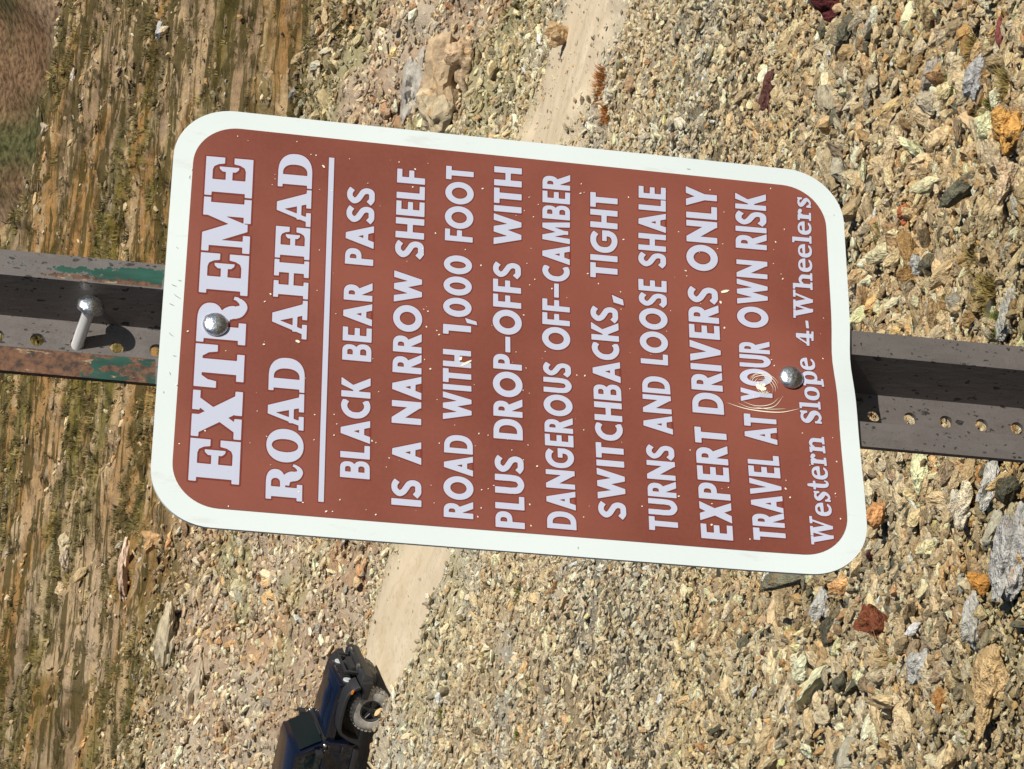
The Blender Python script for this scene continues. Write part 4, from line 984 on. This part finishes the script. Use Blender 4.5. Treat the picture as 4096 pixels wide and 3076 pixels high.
grc = bpy.data.collections.new('grass_clumps')
MGI = NT('hill_grass'); _at = MGI.n('ShaderNodeAttribute', attribute_name='col', attribute_type='INSTANCER'); MGI.l(_at.outputs['Color'], MGI.b.inputs['Base Color']); MGI.b.inputs['Roughness'].default_value = .9
for i in range(NVAR):
    g_ = random.Random(i); V, Fc = [], []
    for _ in range(22):
        a = g_.uniform(0, 6.283); q = .42*math.sqrt(g_.random()); bx, by = q*math.cos(a), q*math.sin(a); ln = g_.uniform(.3, .75); a2 = a+g_.uniform(-1, 1); ls = g_.uniform(.1, .7)
        ox, oy = math.cos(a2)*ln*ls, math.sin(a2)*ln*ls; wx, wy = -math.sin(a2+.8)*.05, math.cos(a2+.8)*.05; b = len(V)
        V += [(bx-wx, by-wy, -.1), (bx+wx, by+wy, -.1), (bx+ox, by+oy, ln)]; Fc.append((b, b+1, b+2))
    me = bpy.data.meshes.new('clump'); me.from_pydata(V, [], Fc); me.materials.append(MGI.m); grc.objects.link(bpy.data.objects.new('clump_%02d' % i, me))
g = np.random.default_rng(77); N_ = 52000
r_ = np.exp(g.uniform(math.log(50), math.log(118), N_)); a_ = np.radians(g.uniform(-13, 13, N_)); D_ = r_*np.cos(a_); L_n = r_*np.sin(a_); h_ = Hf(r_, a_); e_ = h_+.10*L_n
dens = np.where(r_ > 70, sst(fbm(L_n*.20, e_*1.5+D_*.05, 4, 71), .46, .54)*.9+.08, sst(fbm(D_*.22, L_n*.3, 3, 63), .54, .64)*.25)
ok_ = (g.random(N_) < dens) & (road_mask(r_, a_) < .05)
r_, a_, h_, D_, L_n = r_[ok_], a_[ok_], h_[ok_], D_[ok_], L_n[ok_]; n_ = len(r_); s_ = np.exp(g.normal(math.log(.20), .35, n_))*np.clip(r_/90, .6, 1.2)
cg = np.array([.13, .115, .032])[None]*(1-g.random(n_)[:, None]**2)+np.array([.27, .19, .07])[None]*(g.random(n_)[:, None]**2); cg = cg*g.uniform(.6, 1.15, n_)[:, None]
instancer('grass', dict(P=toW(r_, a_, h_), rot=np.stack([g.normal(0, .1, n_), g.normal(0, .1, n_), g.uniform(0, 6.28, n_)], 1), scl=np.stack([s_*1.3, s_*1.3, s_*.8], 1), col=cg), np.ones(n_, bool), grc)

def shade_word(c):
    r_, g_, b_ = c; v = (r_+g_+b_)/3
    if r_ < .22 and r_ > 2*g_: return 'dark red'
    if r_ > 2.2*b_ and v < .30 and r_ > .30: return 'orange stained'
    if v < .24: return 'dull brown'
    if (r_-b_) < .10: return 'grey'
    if g_ > .90*r_: return 'greenish grey'
    if v > .45: return 'pale cream'
    return 'tan'
# rocks that stand out: (x, y) and size read off the photograph, then set down on the land at their true size
HERO = [
 (2196, 1216, 44, 175, (.45, .44, .41), 'large pitted grey rock at the right picture edge below the post', 3, .1),
 (2150, 1482, 52, 150, (.54, .38, .19), 'long cream rock streaked with orange, in the lower right corner', 5, -.3),
 (2145, 1048, 42, 100, (.50, .49, .44), 'pale grey rock touching the underside of the post at the right', 1, .4),
 (2086, 1108, 56, 92, (.60, .55, .43), 'cream rock beside the pale grey rock under the post', 7, .9),
 (1896, 1352, 66, 78, (.20, .062, .030), 'dark rust red rounded rock beside a pale dry grass tuft', 2, 1.2),
 (2188, 282, 66, 92, (.62, .34, .10), 'bright orange boulder at the right picture edge', 4, .2),
 (2182, 392, 60, 92, (.58, .45, .29), 'tan pitted rock just below the bright orange boulder', 8, .7),
 (2120, 180, 46, 96, (.47, .47, .46), 'long grey and white rock up and left of the bright orange boulder', 6, .0),
 (1797, 14, 72, 54, (.10, .022, .024), 'dark maroon rock cut by the top picture edge', 9, .5),
 (1921, 372, 42, 72, (.60, .47, .29), 'cream knobbly rock off the upper right sign corner', 10, .2),
 (2018, 171, 42, 68, (.42, .38, .32), 'grey brown rock among olive gravel near the upper right corner', 11, .8),
 (1662, 205, 30, 64, (.13, .055, .045), 'narrow maroon rock above the right end of the sign', 0, .1),
 (1776, 1312, 44, 58, (.50, .50, .46), 'small light grey rock just under the lower right sign corner', 1, .6),
 (2124, 1262, 50, 46, (.52, .25, .06), 'orange stained stone left of the large pitted grey rock', 4, .9),
 (2112, 1350, 34, 112, (.55, .54, .48), 'thin pale rock below the orange stained stone', 6, .3),
 (1994, 1450, 44, 62, (.46, .46, .43), 'grey rock between the dark red rock and the bottom right corner', 3, .3),
 (1791, 1530, 20, 26, (.10, .018, .018), 'tiny dark maroon stone near the bottom right', 2, .3),
 (2035, 1515, 26, 48, (.48, .24, .08), 'small rusty stone near the bottom right corner', 5, .4),
 (1989, 576, 42, 46, (.46, .48, .46), 'bluish grey stone above the lower part of the post', 7, .4),
 (2184, 682, 22, 104, (.52, .52, .45), 'thin pale slab leaning in yellow grass above the post', 11, .1),
 (1956, 464, 30, 40, (.50, .17, .08), 'small reddish stone right of the sign and above the post', 9, .2),
 (330, 1174, 44, 42, (.46, .29, .14), 'squarish orange tan boulder off the lower left sign corner', 8, .8),
 (268, 1250, 26, 98, (.55, .41, .31), 'long pinkish rock left of the squarish orange boulder', 10, .2),
 (366, 1396, 40, 130, (.42, .36, .25), 'broad grey slab between the lower left sign corner and the vehicle', 6, .2),
 (428, 1500, 34, 110, (.44, .37, .27), 'tan slab up and left of the vehicle below the broad grey slab', 1, .5),
 (900, 196, 36, 135, (.42, .39, .34), 'pale grey slab forming the left edge of the outcrop above the sign', 3, -.35),
 (962, 180, 96, 130, (.40, .30, .19), 'brown hollowed boulder in the middle of the outcrop above the sign', 0, .2),
 (1002, 132, 66, 76, (.46, .34, .22), 'tan boulder at the top end of the outcrop above the sign', 9, .3),
 (955, 248, 80, 100, (.48, .40, .27), 'cream boulder at the bottom of the outcrop against the sign edge', 4, .6),
 (1208, 77, 50, 56, (.46, .33, .19), 'orange brown rock on the pale road near the top', 7, .2),
 (345, 66, 14, 34, (.52, .52, .52), 'small white grey rock near the top left on the hillside', 11, .2),
 (135, 1277, 20, 32, (.55, .42, .26), 'lowest of three small pale boulders near the left edge', 2, .2),
 (143, 1172, 24, 32, (.50, .42, .27), 'topmost of three small pale boulders near the left edge', 5, .2),
 (142, 1215, 22, 36, (.48, .40, .30), 'middle one of three small pale boulders near the left edge', 10, .2),
 (160, 167, 11, 30, (.55, .48, .40), 'thin pale rock in the upper left hillside', 6, .2),
 (96, 280, 16, 24, (.50, .42, .32), 'small tan rock near the skyline at the upper left', 8, .2),
]
crag = []
for i in range(12):
    me = stone_mesh(500+i, 4, 12, .20, .58+.04*(i % 4)); me.materials.append(MSO)
    me.polygons.foreach_set('use_smooth', [True]*len(me.polygons))
    try: me.set_sharp_from_angle(angle=math.radians(22))
    except Exception: pass
    crag.append(me)
SHORT = []
for (x, y, hh, ww, c, lab, var, rz) in HERO:
    xb = min(x+hh*.42, 2260)
    Pg, r, az = hit(xb, y)
    m = r/5768.; base = crag[var % 12]
    nm = 'rock' if ww < 70 else 'boulder'
    o = bpy.data.objects.new(nm, base); COL.objects.link(o)
    W_ = ww*m*1.12; Hh = hh*m*1.25
    dep = W_*.75
    o.scale = (W_*.98, dep*.95, max(Hh*1.28, W_*.25))
    o.rotation_euler = (0, 0, -(az) - yaw + (rz-.4)*.5)
    o.location = (Pg[0]+Fh[0]*dep*.3, Pg[1]+Fh[1]*dep*.3, Pg[2]+Hh*.40)
    o.color = (*c, 1); tag(o, lab, nm)
# each loose rock is described by its look and the marked thing it lies nearest to
MARK = [(2190, 1216, 'the large pitted grey rock'), (2150, 1482, 'the long orange streaked rock'), (2145, 1048, 'the pale grey rock under the post'), (1896, 1352, 'the dark rust red rock'), (2188, 282, 'the bright orange boulder'),
        (1797, 14, 'the maroon rock at the top edge'), (1921, 372, 'the cream knobbly rock'), (2018, 171, 'the grey brown rock'), (1662, 205, 'the narrow maroon rock'), (1776, 1312, 'the light grey rock under the sign corner'),
        (1994, 1450, 'the grey rock near the bottom'), (1791, 1530, 'the tiny dark maroon stone'), (1989, 576, 'the bluish grey stone above the post'), (2184, 682, 'the thin pale slab in grass'), (803, 1537, 'the vehicle wheel'),
        (1300, 190, 'the rust coloured weeds'), (962, 190, 'the outcrop above the sign'), (330, 1174, 'the squarish orange boulder'), (1870, 1020, 'the post beside the sign'), (1500, 260, 'the upper long edge of the sign'), (1400, 1300, 'the lower long edge of the sign'), (1400, 1600, 'the middle of the bottom edge'), (1500, 20, 'the middle of the top edge'), (2200, 10, 'the upper right picture corner'), (2200, 1650, 'the lower right picture corner'), (1950, 1180, 'the lower right sign corner')]
ORD = ['', 'second ', 'third ', 'fourth ', 'fifth ', 'sixth ', 'seventh ', 'eighth ', 'ninth ', 'tenth ']
seen_ = {}
items = []
for i in big:
    c = S['col'][i]; X_, Y_ = px[i]/1024*2212, py[i]/1024*2212
    mk = min(MARK, key=lambda q: (q[0]-X_)**2+(q[1]-Y_)**2); dx, dy = X_-mk[0], Y_-mk[1]
    side = ('right of' if dx > 0 else 'left of') if abs(dx) > abs(dy) else ('below' if dy > 0 else 'above')
    sc = S['scl'][i]; shp = 'flat' if sc[2] < .78*max(sc[0], sc[1]) else 'blocky' if sc[2] > 1.02*min(sc[0], sc[1]) else 'angular'
    items.append((math.hypot(dx, dy), i, shade_word(c), shp, side, mk[2]))
for dist, i, wd, shp, side, mk in sorted(items):
    key = (wd, shp, side, mk); k_ = seen_.get(key, 0); seen_[key] = k_+1
    lab = '%s%s %s rock %s %s' % (ORD[min(k_, 9)], wd, shp, side, mk) if k_ else '%s %s rock closest %s %s' % (wd, shp, side, mk)
    o = bpy.data.objects.new('rock', him[int(i) % 12]); COL.objects.link(o)
    o.location = S['P'][i]; o.rotation_euler = S['rot'][i]; o.scale = S['scl'][i]; o.color = (*S['col'][i], 1)
    tag(o, lab, 'rock', 'loose rocks in the scree')

# ------------------------------------------------------------------ plants
def blade_mat(name, c0, c1):
    k = NT(name); oi = k.n('ShaderNodeTexCoord'); f = k.ramp(k.noise(60, 2, .5, oi.outputs['Object']), [(.35, 0.), (.65, 1.)])
    k.set(k.mix(f, c0, c1), .8, spec=.15); return k.m
MG_Y = blade_mat('dry_yellow_grass', (.22, .17, .05), (.34, .25, .09)); MG_G = blade_mat('green_grass', (.10, .13, .03), (.22, .21, .06))
MG_O = blade_mat('olive_moss', (.12, .12, .03), (.20, .18, .05)); MG_R = blade_mat('rusty_weed', (.26, .08, .02), (.40, .17, .04)); MG_B = blade_mat('pale_dry_grass', (.40, .29, .14), (.50, .38, .2))
def tuft(x, y, hpx, wpx, mat, lab, n=120, name='grass_tuft', cat='grass tuft', seed=0, lean=.7):
    Pg, r, az = hit(x, y); m = r/5768.; g = random.Random(seed*31+int(x)); V, Fc = [], []
    W_ = wpx*m; Hh = hpx*m
    for _ in range(n):
        a = g.uniform(0, 6.283); q = math.sqrt(g.random())*.36*W_; bx, by = q*math.cos(a), q*math.sin(a)*1.0
        ln = Hh*g.uniform(.45, 1.0); a2 = a+g.uniform(-.9, .9); ls = lean*g.uniform(.2, 1.2); wd = max(.0011*r/6, .035*ln)
        zz = float(-Pg[2]+toW(np.array(1.), np.array(0.), np.array(0.))[2])*0
        ox, oy = math.cos(a2)*ln*ls, math.sin(a2)*ln*ls; px_, py_ = -math.sin(a2+1.0)*wd, math.cos(a2+1.0)*wd
        b = len(V)
        V += [(bx-px_, by-py_, -.15*ln), (bx+px_, by+py_, -.15*ln), (bx+ox*.45+px_*.7, by+oy*.45+py_*.7, ln*.62), (bx+ox*.45-px_*.7, by+oy*.45-py_*.7, ln*.62), (bx+ox, by+oy, ln*.85)]
        Fc += [(b, b+1, b+2, b+3), (b+3, b+2, b+4)]
    o = mesh(name, V, Fc, mat); o.location = Pg; return tag(o, lab, cat)
T_ = [
 (2066, 190, 34, 70, MG_G, 'yellow green tuft between stones near the upper right corner', 160),
 (2188, 190, 50, 80, MG_Y, 'brownish grass tuft above the bright orange boulder', 200),
 (2150, 640, 60, 96, MG_Y, 'yellow dry grass tuft above the right end of the post', 260),
 (2170, 705, 52, 60, MG_G, 'greener grass tuft beside the thin pale slab', 160),
 (1906, 508, 30, 60, MG_G, 'low yellow green tuft right of the upper right sign corner', 120),
 (1930, 1425, 60, 60, MG_B, 'pale dry grass tuft just below the dark rust red rock', 90),
 (1946, 1440, 34, 34, MG_G, 'small green sprig right of the pale dry grass tuft', 40),
 (1300, 190, 26, 120, MG_R, 'rust coloured weed strip beside the pale road near the top', 220),
 (1312, 250, 22, 60, MG_R, 'rust coloured weeds against the upper sign edge', 120),
 (1047, 1425, 14, 80, MG_Y, 'ochre weed streak right of the vehicle', 120),
 (1121, 1285, 12, 80, MG_O, 'olive weed streak under the lower sign edge', 110),
 (1145, 1480, 14, 60, MG_O, 'olive weed patch right of the ochre weed streak', 100),
 (955, 1545, 14, 40, MG_O, 'small olive weed right of the vehicle wheel', 60),
 (1118, 1600, 12, 60, MG_O, 'olive weed patch at the bottom picture edge', 90),
 (1905, 1000, 24, 40, MG_O, 'olive sprig in gravel under the post', 60),
 (2110, 110, 40, 80, MG_Y, 'brown grass tuft highest in the upper right corner', 170),
 (2150, 250, 46, 90, MG_O, 'olive tuft left of the bright orange boulder', 170),
 (2110, 560, 40, 90, MG_Y, 'brown dry tuft up and left of the thin pale slab', 170),
 (2060, 668, 36, 80, MG_O, 'olive brown tuft close above the post', 150),
 (1985, 690, 30, 60, MG_Y, 'straw tuft above the post near the sign', 110),
 (2120, 1375, 30, 40, MG_Y, 'straw tuft beside the thin pale rock', 70),
 (2090, 1600, 30, 44, MG_G, 'green sprig in the lower right corner', 60),
]
for i, (x, y, h_, w_, mt, lab, n) in enumerate(T_):
    low = mt in (MG_O, MG_R) or 'weed' in lab
    tuft(x, y, h_, w_, mt, lab, n, 'weed' if low else 'grass_tuft', 'weed' if low else 'grass tuft', i, .9)
# ------------------------------------------------------------------ the off-road vehicle on the shelf road
def car_paint():
    k = NT('navy_paint'); tc = k.n('ShaderNodeTexCoord'); geo = k.n('ShaderNodeSeparateXYZ'); k.l(tc.outputs['Object'], geo.inputs[0])
    dust = k.ramp(k.math('ADD', k.noise(5, 4, .6, tc.outputs['Object']), k.math('MULTIPLY', geo.outputs[2], -.28)), [(.22, 0.), (.62, .05)])
    k.set(k.mix(dust, (.0018, .004, .014), (.13, .105, .08)), k.ramp(dust, [(0., .22), (.4, .6)]), spec=.5)
    k.b.inputs['Coat Weight'].default_value = .6; k.b.inputs['Coat Roughness'].default_value = .08; return k.m
MP_ = car_paint(); MBK = plain('black_plastic', (.018, .018, .02), .55); MTY = None
def tyre_mat():
    k = NT('dusty_tyre'); tc = k.n('ShaderNodeTexCoord'); k.set(k.mix(k.ramp(k.noise(9, 4, .6, tc.outputs['Object']), [(.35, 0.), (.65, 1.)]), (.22, .215, .20), (.42, .40, .36)), .9, spec=.2); return k.m
MTY = tyre_mat(); MRI = plain('dark_rim', (.075, .075, .078), .45, .5); MGLS = plain('tinted_glass', (.006, .016, .022), .04, .3, 1.); MCH = plain('bright_metal', (.75, .76, .78), .18, 1.)
MLT = plain('lamp_lens', (.75, .8, .85), .08, .3, .9); MAM = plain('amber_lens', (.7, .22, .02), .2); MTB = plain('teal_reflector', (.35, .6, .62), .2, .4)
car = tag(empty('off_road_vehicle'), 'dark navy hardtop off-road vehicle driving down the shelf road, its rear out of view', 'off-road vehicle')
Mc = Matrix((tuple(v_f), tuple(-v_r), tuple(v_u))).transposed().to_4x4()
org = VG - v_f*1.37 - v_r*.80
car.matrix_world = Matrix.Translation(org) @ Mc
def rnd(bm, w, seg=2):
    es = [e for e in bm.edges if len(e.link_faces) == 2 and e.calc_face_angle(0) > .5]
    bmesh.ops.bevel(bm, geom=es, offset=w, segments=seg, affect='EDGES', profile=.6, clamp_overlap=True)
def zq(z): return z if z < .7 else .7+(z-.7)*.87 if z < 1.16 else 1.10+(z-1.16)*.68
def prism(prof, y0, y1, y0b=None, y1b=None, bev=.0, taper=None):
    prof = [(x, zq(z)) for x, z in prof]
    bm = bmesh.new(); n = len(prof)
    A = [bm.verts.new((x, y0 if taper is None else y0*taper(x, z), z)) for x, z in prof]; B = [bm.verts.new((x, y1 if taper is None else y1*taper(x, z), z)) for x, z in prof]
    bm.faces.new(A); bm.faces.new(B[::-1])
    for i in range(n): bm.faces.new((A[i], B[i], B[(i+1) % n], A[(i+1) % n]))
    bmesh.ops.recalc_face_normals(bm, faces=bm.faces)
    if bev: rnd(bm, bev)
    return bm
def part(name, bm, mat, par=None, smooth=True): return bmobj(name, bm, mat, par or car, smooth)
def arcp(cx, cz, r, a0, a1, n=12): return [(cx+r*math.cos(math.radians(a0+(a1-a0)*i/n)), cz+r*math.sin(math.radians(a0+(a1-a0)*i/n))) for i in range(n+1)]
FA, RA = 1.37, -1.26
# body tub with the rear wheel opening
tub = [(.66, .50), (.66, 1.08), (.60, 1.14), (-1.92, 1.12), (-1.95, .62)] + [(-1.78, .60)] + arcp(RA, .42, .50, 158, 22, 10)[0:] + [(-.76, .50)]
part('body', prism(tub, -.74, .74, bev=.025), MP_)
part('engine_bay', prism([(.6, .45), (1.62, .45), (1.62, .96), (.6, 1.02)], -.48, .48, bev=.02), MBK)
hood = [(.62, 1.145), (1.0, 1.150), (1.45, 1.105), (1.62, 1.06), (1.665, .98), (1.665, .90), (.62, .92)]
hd = part('hood', prism(hood, -.64, .64, bev=.045, taper=lambda x, z: 1-.17*(x-.62)-.10*max(0, z-1.0)*6*.4), MP_)
part('hood_bulge', prism([(.72, 1.15), (.9, 1.175), (1.3, 1.155), (1.5, 1.10), (1.3, 1.08), (.72, 1.10)], -.26, .26, bev=.02), MP_, hd)
for sgn in (-1, 1):
    part('hood_latch', prism([(1.36, .97), (1.36, 1.03), (1.42, 1.03), (1.42, .97)], sgn*.555, sgn*.60, bev=.006), MBK, hd)
def fender(cx, sgn, x0, x1, body_y):
    path = [(x0, .50), (x0+.06, .70), (x0+.17, .90), (x0+.30, .955), ((x0+x1)/2, .97), (x1-.26, .945), (x1-.10, .87), (x1, .74)]
    Q = [(p[0], p[1]) for p in crom([(a, b, 1) for a, b in path], 5)]; out = [(a, b) for a, b in Q]; inn = []
    for i, p in enumerate(Q):
        a, c = Q[max(i-1, 0)], Q[min(i+1, len(Q)-1)]; dx, dz = c[0]-a[0], c[1]-a[1]; l = math.hypot(dx, dz); inn.append((p[0]+dz/l*.05, p[1]-dx/l*.05))
    bm = bmesh.new(); y0, y1 = sgn*body_y, sgn*.90
    rows_ = []
    for (a, b) in zip(out, inn):
        rows_.append([bm.verts.new((a[0], y0, a[1])), bm.verts.new((a[0], y1*.985, a[1]-.004)), bm.verts.new((a[0], y1, a[1]-.02)), bm.verts.new((b[0], y1, b[1]-.012)), bm.verts.new((b[0], y0, b[1]))])
    for r0_, r1_ in zip(rows_[:-1], rows_[1:]):
        for k in range(5): bm.faces.new((r0_[k], r1_[k], r1_[(k+1) % 5], r0_[(k+1) % 5]))
    bm.faces.new(rows_[0]); bm.faces.new(rows_[-1][::-1]); return bm
for sgn in (-1, 1):
    fo = part('fender', fender(FA, sgn, .72, 1.86, .46), MBK)
    part('side_marker', prism([(1.70, .86), (1.70, .90), (1.78, .88), (1.78, .84)], sgn*.895, sgn*.915), MAM, fo)
    fr_ = part('fender', fender(RA, sgn, -1.86, -.62, .70), MBK)
# grille with its slots and lamps
gr = part('grille', prism([(1.665, .56), (1.665, 1.03), (1.70, 1.05), (1.735, 1.02), (1.745, .58)], -.53, .53, bev=.015), MP_)
for i in range(7):
    y = (i-3)*.092; part('grille_slot', prism([(1.737, .68), (1.730, .97), (1.750, .97), (1.756, .68)], y-.027, y+.027), MBK, gr)
for sgn in (-1, 1):
    bm = bmesh.new(); bmesh.ops.create_cone(bm, cap_ends=True, segments=24, radius1=.092, radius2=.085, depth=.05); bm.transform(Matrix.Translation((1.755, sgn*.425, .85)) @ Euler((0, math.pi/2, 0)).to_matrix().to_4x4())
    hl = part('headlight', bm, MLT)
    bm = bmesh.new(); bmesh.ops.create_cone(bm, cap_ends=True, segments=24, radius1=.106, radius2=.1, depth=.03); bm.transform(Matrix.Translation((1.745, sgn*.425, .85)) @ Euler((0, math.pi/2, 0)).to_matrix().to_4x4()); part('headlight_ring', bm, MBK, hl)
    bm = bmesh.new(); bmesh.ops.create_uvsphere(bm, u_segments=10, v_segments=8, radius=.045); bm.transform(Matrix.Translation((1.70, sgn*.70, .84))); part('turn_signal', bm, MLT if sgn < 0 else MAM)
bp = part('front_bumper', prism([(1.80, .46), (1.80, .66), (1.84, .70), (2.0, .68), (2.03, .62), (2.0, .48)], -.80, .80, bev=.02, taper=lambda x, z: 1 if x < 1.9 else .9), MBK)
for sgn in (-1, 1):
    part('bumper_end', prism([(1.60, .52), (1.60, .64), (1.90, .68), (1.94, .5)], sgn*.66, sgn*.86, bev=.02), MBK, bp)
    part('tow_hook', prism([(1.95, .66), (1.95, .74), (2.08, .76), (2.10, .70), (2.02, .66)], sgn*.36, sgn*.40, bev=.008), MCH, bp)
part('winch', prism([(1.78, .68), (1.78, .82), (1.95, .83), (1.97, .70)], -.26, .26, bev=.03), MBK, bp)
bm = bmesh.new(); bmesh.ops.create_cone(bm, cap_ends=True, segments=14, radius1=.028, radius2=.028, depth=1.0); bm.transform(Matrix.Translation((1.93, 0, .93)) @ Euler((math.pi/2, 0, 0)).to_matrix().to_4x4()); part('bull_bar', bm, MBK, bp)
for sgn in (-1, 1):
    bm = bmesh.new(); bmesh.ops.create_cone(bm, cap_ends=True, segments=12, radius1=.026, radius2=.026, depth=.32); bm.transform(Matrix.Translation((1.93, sgn*.42, .79))); part('bull_bar', bm, MBK, bp)
part('skid_plate', prism([(1.35, .40), (1.78, .44), (1.80, .50), (1.35, .48)], -.4, .4), MBK)
# cabin
TW = lambda x, z: 1-.11*max(0, z-1.13)
ws_ = part('windshield_frame', prism([(.64, 1.12), (.34, 1.80), (.27, 1.80), (.56, 1.12)], -.735, .735, bev=.015, taper=TW), MP_)
part('windshield', prism([(.633, 1.20), (.398, 1.735), (.405, 1.74), (.645, 1.205)], -.655, .655, taper=TW), MGLS, ws_)
part('wiper', prism([(.668, 1.185), (.655, 1.215), (.668, 1.22), (.68, 1.19)], -.45, .1), MBK, ws_)
part('cowl', prism([(.52, 1.10), (.52, 1.16), (.70, 1.155), (.70, 1.10)], -.66, .66, bev=.012), MBK)
part('roof', prism([(.36, 1.79), (.33, 1.845), (.2, 1.865), (-1.80, 1.855), (-1.90, 1.80), (-1.90, 1.775), (.3, 1.775)], -.74, .74, bev=.03, taper=TW), MP_)
def side_panel(prof, sgn, th=.03, yoff=.742, bev=.008):
    prof = [(x, zq(z)) for x, z in prof]; bm = bmesh.new(); n = len(prof); f = lambda z: 1-.11*max(0, z-1.13)
    A = [bm.verts.new((x, sgn*(yoff)*f(z), z)) for x, z in prof]; B = [bm.verts.new((x, sgn*(yoff-th)*f(z), z)) for x, z in prof]
    bm.faces.new(A); bm.faces.new(B[::-1])
    for i in range(n): bm.faces.new((A[i], B[i], B[(i+1) % n], A[(i+1) % n]))
    bmesh.ops.recalc_face_normals(bm, faces=bm.faces)
    if bev: rnd(bm, bev, 1)
    return bm
for sgn in (-1, 1):
    dr = part('door', side_panel([(.48, .55), (.50, 1.13), (-.50, 1.13), (-.50, .66), (-.42, .55)], sgn, .03, .758), MP_)
    part('door_handle', side_panel([(-.28, 1.0), (-.28, 1.04), (-.42, 1.04), (-.42, 1.0)], sgn, .02, .785, .004), MBK, dr)
    for z in (.72, 1.02): part('door_hinge', side_panel([(.46, z), (.46, z+.05), (.60, z+.05), (.60, z)], sgn, .02, .778, .004), MBK, dr)
    wf = part('door_window', side_panel([(.50, 1.14), (.26, 1.72), (.22, 1.74), (-.44, 1.74), (-.46, 1.14)], sgn, .012, .728, 0), MGLS, dr)
    part('window_frame', side_panel([(.56, 1.13), (.30, 1.79), (-.52, 1.79), (-.52, 1.13), (-.46, 1.13), (-.46, 1.74), (.245, 1.74), (.50, 1.13)], sgn, .03, .748, 0), MP_, dr)
    part('pillar', side_panel([(-.53, 1.12), (-.53, 1.79), (-.66, 1.79), (-.66, 1.12)], sgn, .04, .745), MP_)
    part('rear_window', side_panel([(-.68, 1.22), (-.68, 1.70), (-1.70, 1.70), (-1.74, 1.22)], sgn, .012, .735, 0), MGLS)
    part('hardtop_side', side_panel([(-.66, 1.12), (-.66, 1.21), (-1.78, 1.21), (-1.76, 1.79), (-1.88, 1.79), (-1.92, 1.12)], sgn, .03, .742), MP_)
    mr = part('mirror', prism([(.44, 1.20), (.44, 1.38), (.53, 1.39), (.53, 1.20)], sgn*.82, sgn*1.02, bev=.025), MBK)
    part('mirror_arm', prism([(.46, 1.20), (.46, 1.24), (.52, 1.24), (.52, 1.20)], sgn*.70, sgn*.84), MBK, mr)
    part('hinge_bolt', (lambda b: (bmesh.ops.create_uvsphere(b, u_segments=10, v_segments=8, radius=.04), b.transform(Matrix.Translation((.60, sgn*.77, 1.09))), b)[2])(bmesh.new()), MCH)
    part('rocker', prism([(.62, .44), (.62, .54), (-.72, .54), (-.72, .44)], sgn*.62, sgn*.79, bev=.03), MBK)
part('tailgate', prism([(-1.95, .62), (-1.95, 1.12), (-1.985, 1.12), (-1.985, .62)], -.7, .7, bev=.01), MP_)
part('rear_bumper', prism([(-1.95, .46), (-1.95, .62), (-2.12, .62), (-2.12, .48)], -.8, .8, bev=.02), MBK)
part('chassis', prism([(-1.9, .40), (1.7, .40), (1.7, .50), (-1.9, .50)], -.42, .42), MBK)
for x in (FA, RA):
    bm = bmesh.new(); bmesh.ops.create_cone(bm, cap_ends=True, segments=12, radius1=.05, radius2=.05, depth=1.4); bm.transform(Matrix.Translation((x, 0, .385)) @ Euler((math.pi/2, 0, 0)).to_matrix().to_4x4()); part('axle', bm, MBK)
def lathe(prof, n=40):
    bm = bmesh.new(); R_ = [[bm.verts.new((r*math.cos(2*math.pi*k/n), y, r*math.sin(2*math.pi*k/n))) for k in range(n)] for r, y in prof]
    for a, b in zip(R_[:-1], R_[1:]):
        for k in range(n): bm.faces.new((a[k], a[(k+1) % n], b[(k+1) % n], b[k]))
    return bm
def wheel(x, sgn):
    tp = [(.205, -.10), (.215, -.125), (.25, -.132), (.30, -.138), (.335, -.135), (.365, -.122), (.383, -.10), (.388, -.05), (.388, .05), (.383, .10), (.365, .122), (.335, .135), (.30, .138), (.25, .132), (.215, .125), (.205, .10)]
    yy = sgn*.68
    bm = lathe(tp)
    n = 32                                     # tread lugs
    for k in range(n):
        for s2 in (-1, 1):
            q = 2*math.pi*(k+.25*s2)/n; b2 = bmesh.ops.create_cube(bm, size=1)['verts']
            Mx = Euler((0, -q, 0)).to_matrix().to_4x4() @ Matrix.Translation((.388, s2*.082, 0)) @ Matrix.Diagonal((.022, .085, .045, 1))
            bmesh.ops.transform(bm, matrix=Mx, verts=b2)
    bm.transform(Matrix.Translation((x, yy, .388)))
    wh = part('wheel', bm, MTY)
    o = sgn
    bm = lathe([(.207, -.09*o), (.207, .09*o), (.200, .115*o), (.188, .118*o), (.180, .07*o), (.172, .02*o), (.09, .035*o), (.05, .07*o), (.001, .075*o)], 32); bm.transform(Matrix.Translation((x, yy, .388))); part('rim', bm, MRI, wh)
    for k in range(5):
        bm = bmesh.new(); bmesh.ops.create_cube(bm, size=1)
        bm.transform(Matrix.Translation((x, yy, .388)) @ Euler((0, 2*math.pi*k/5, 0)).to_matrix().to_4x4() @ Matrix.Translation((.12, .065*o, 0)) @ Matrix.Diagonal((.14, .03, .05, 1))); rnd(bm, .008, 1); part('spoke', bm, MRI, wh)
    bm = lathe([(.045, .06*o), (.045, .095*o), (.03, .10*o), (.001, .10*o)], 16); bm.transform(Matrix.Translation((x, yy, .388))); part('hub_cap', bm, MBK, wh)
for x in (FA, RA):
    for s_ in (-1, 1): wheel(x, s_)
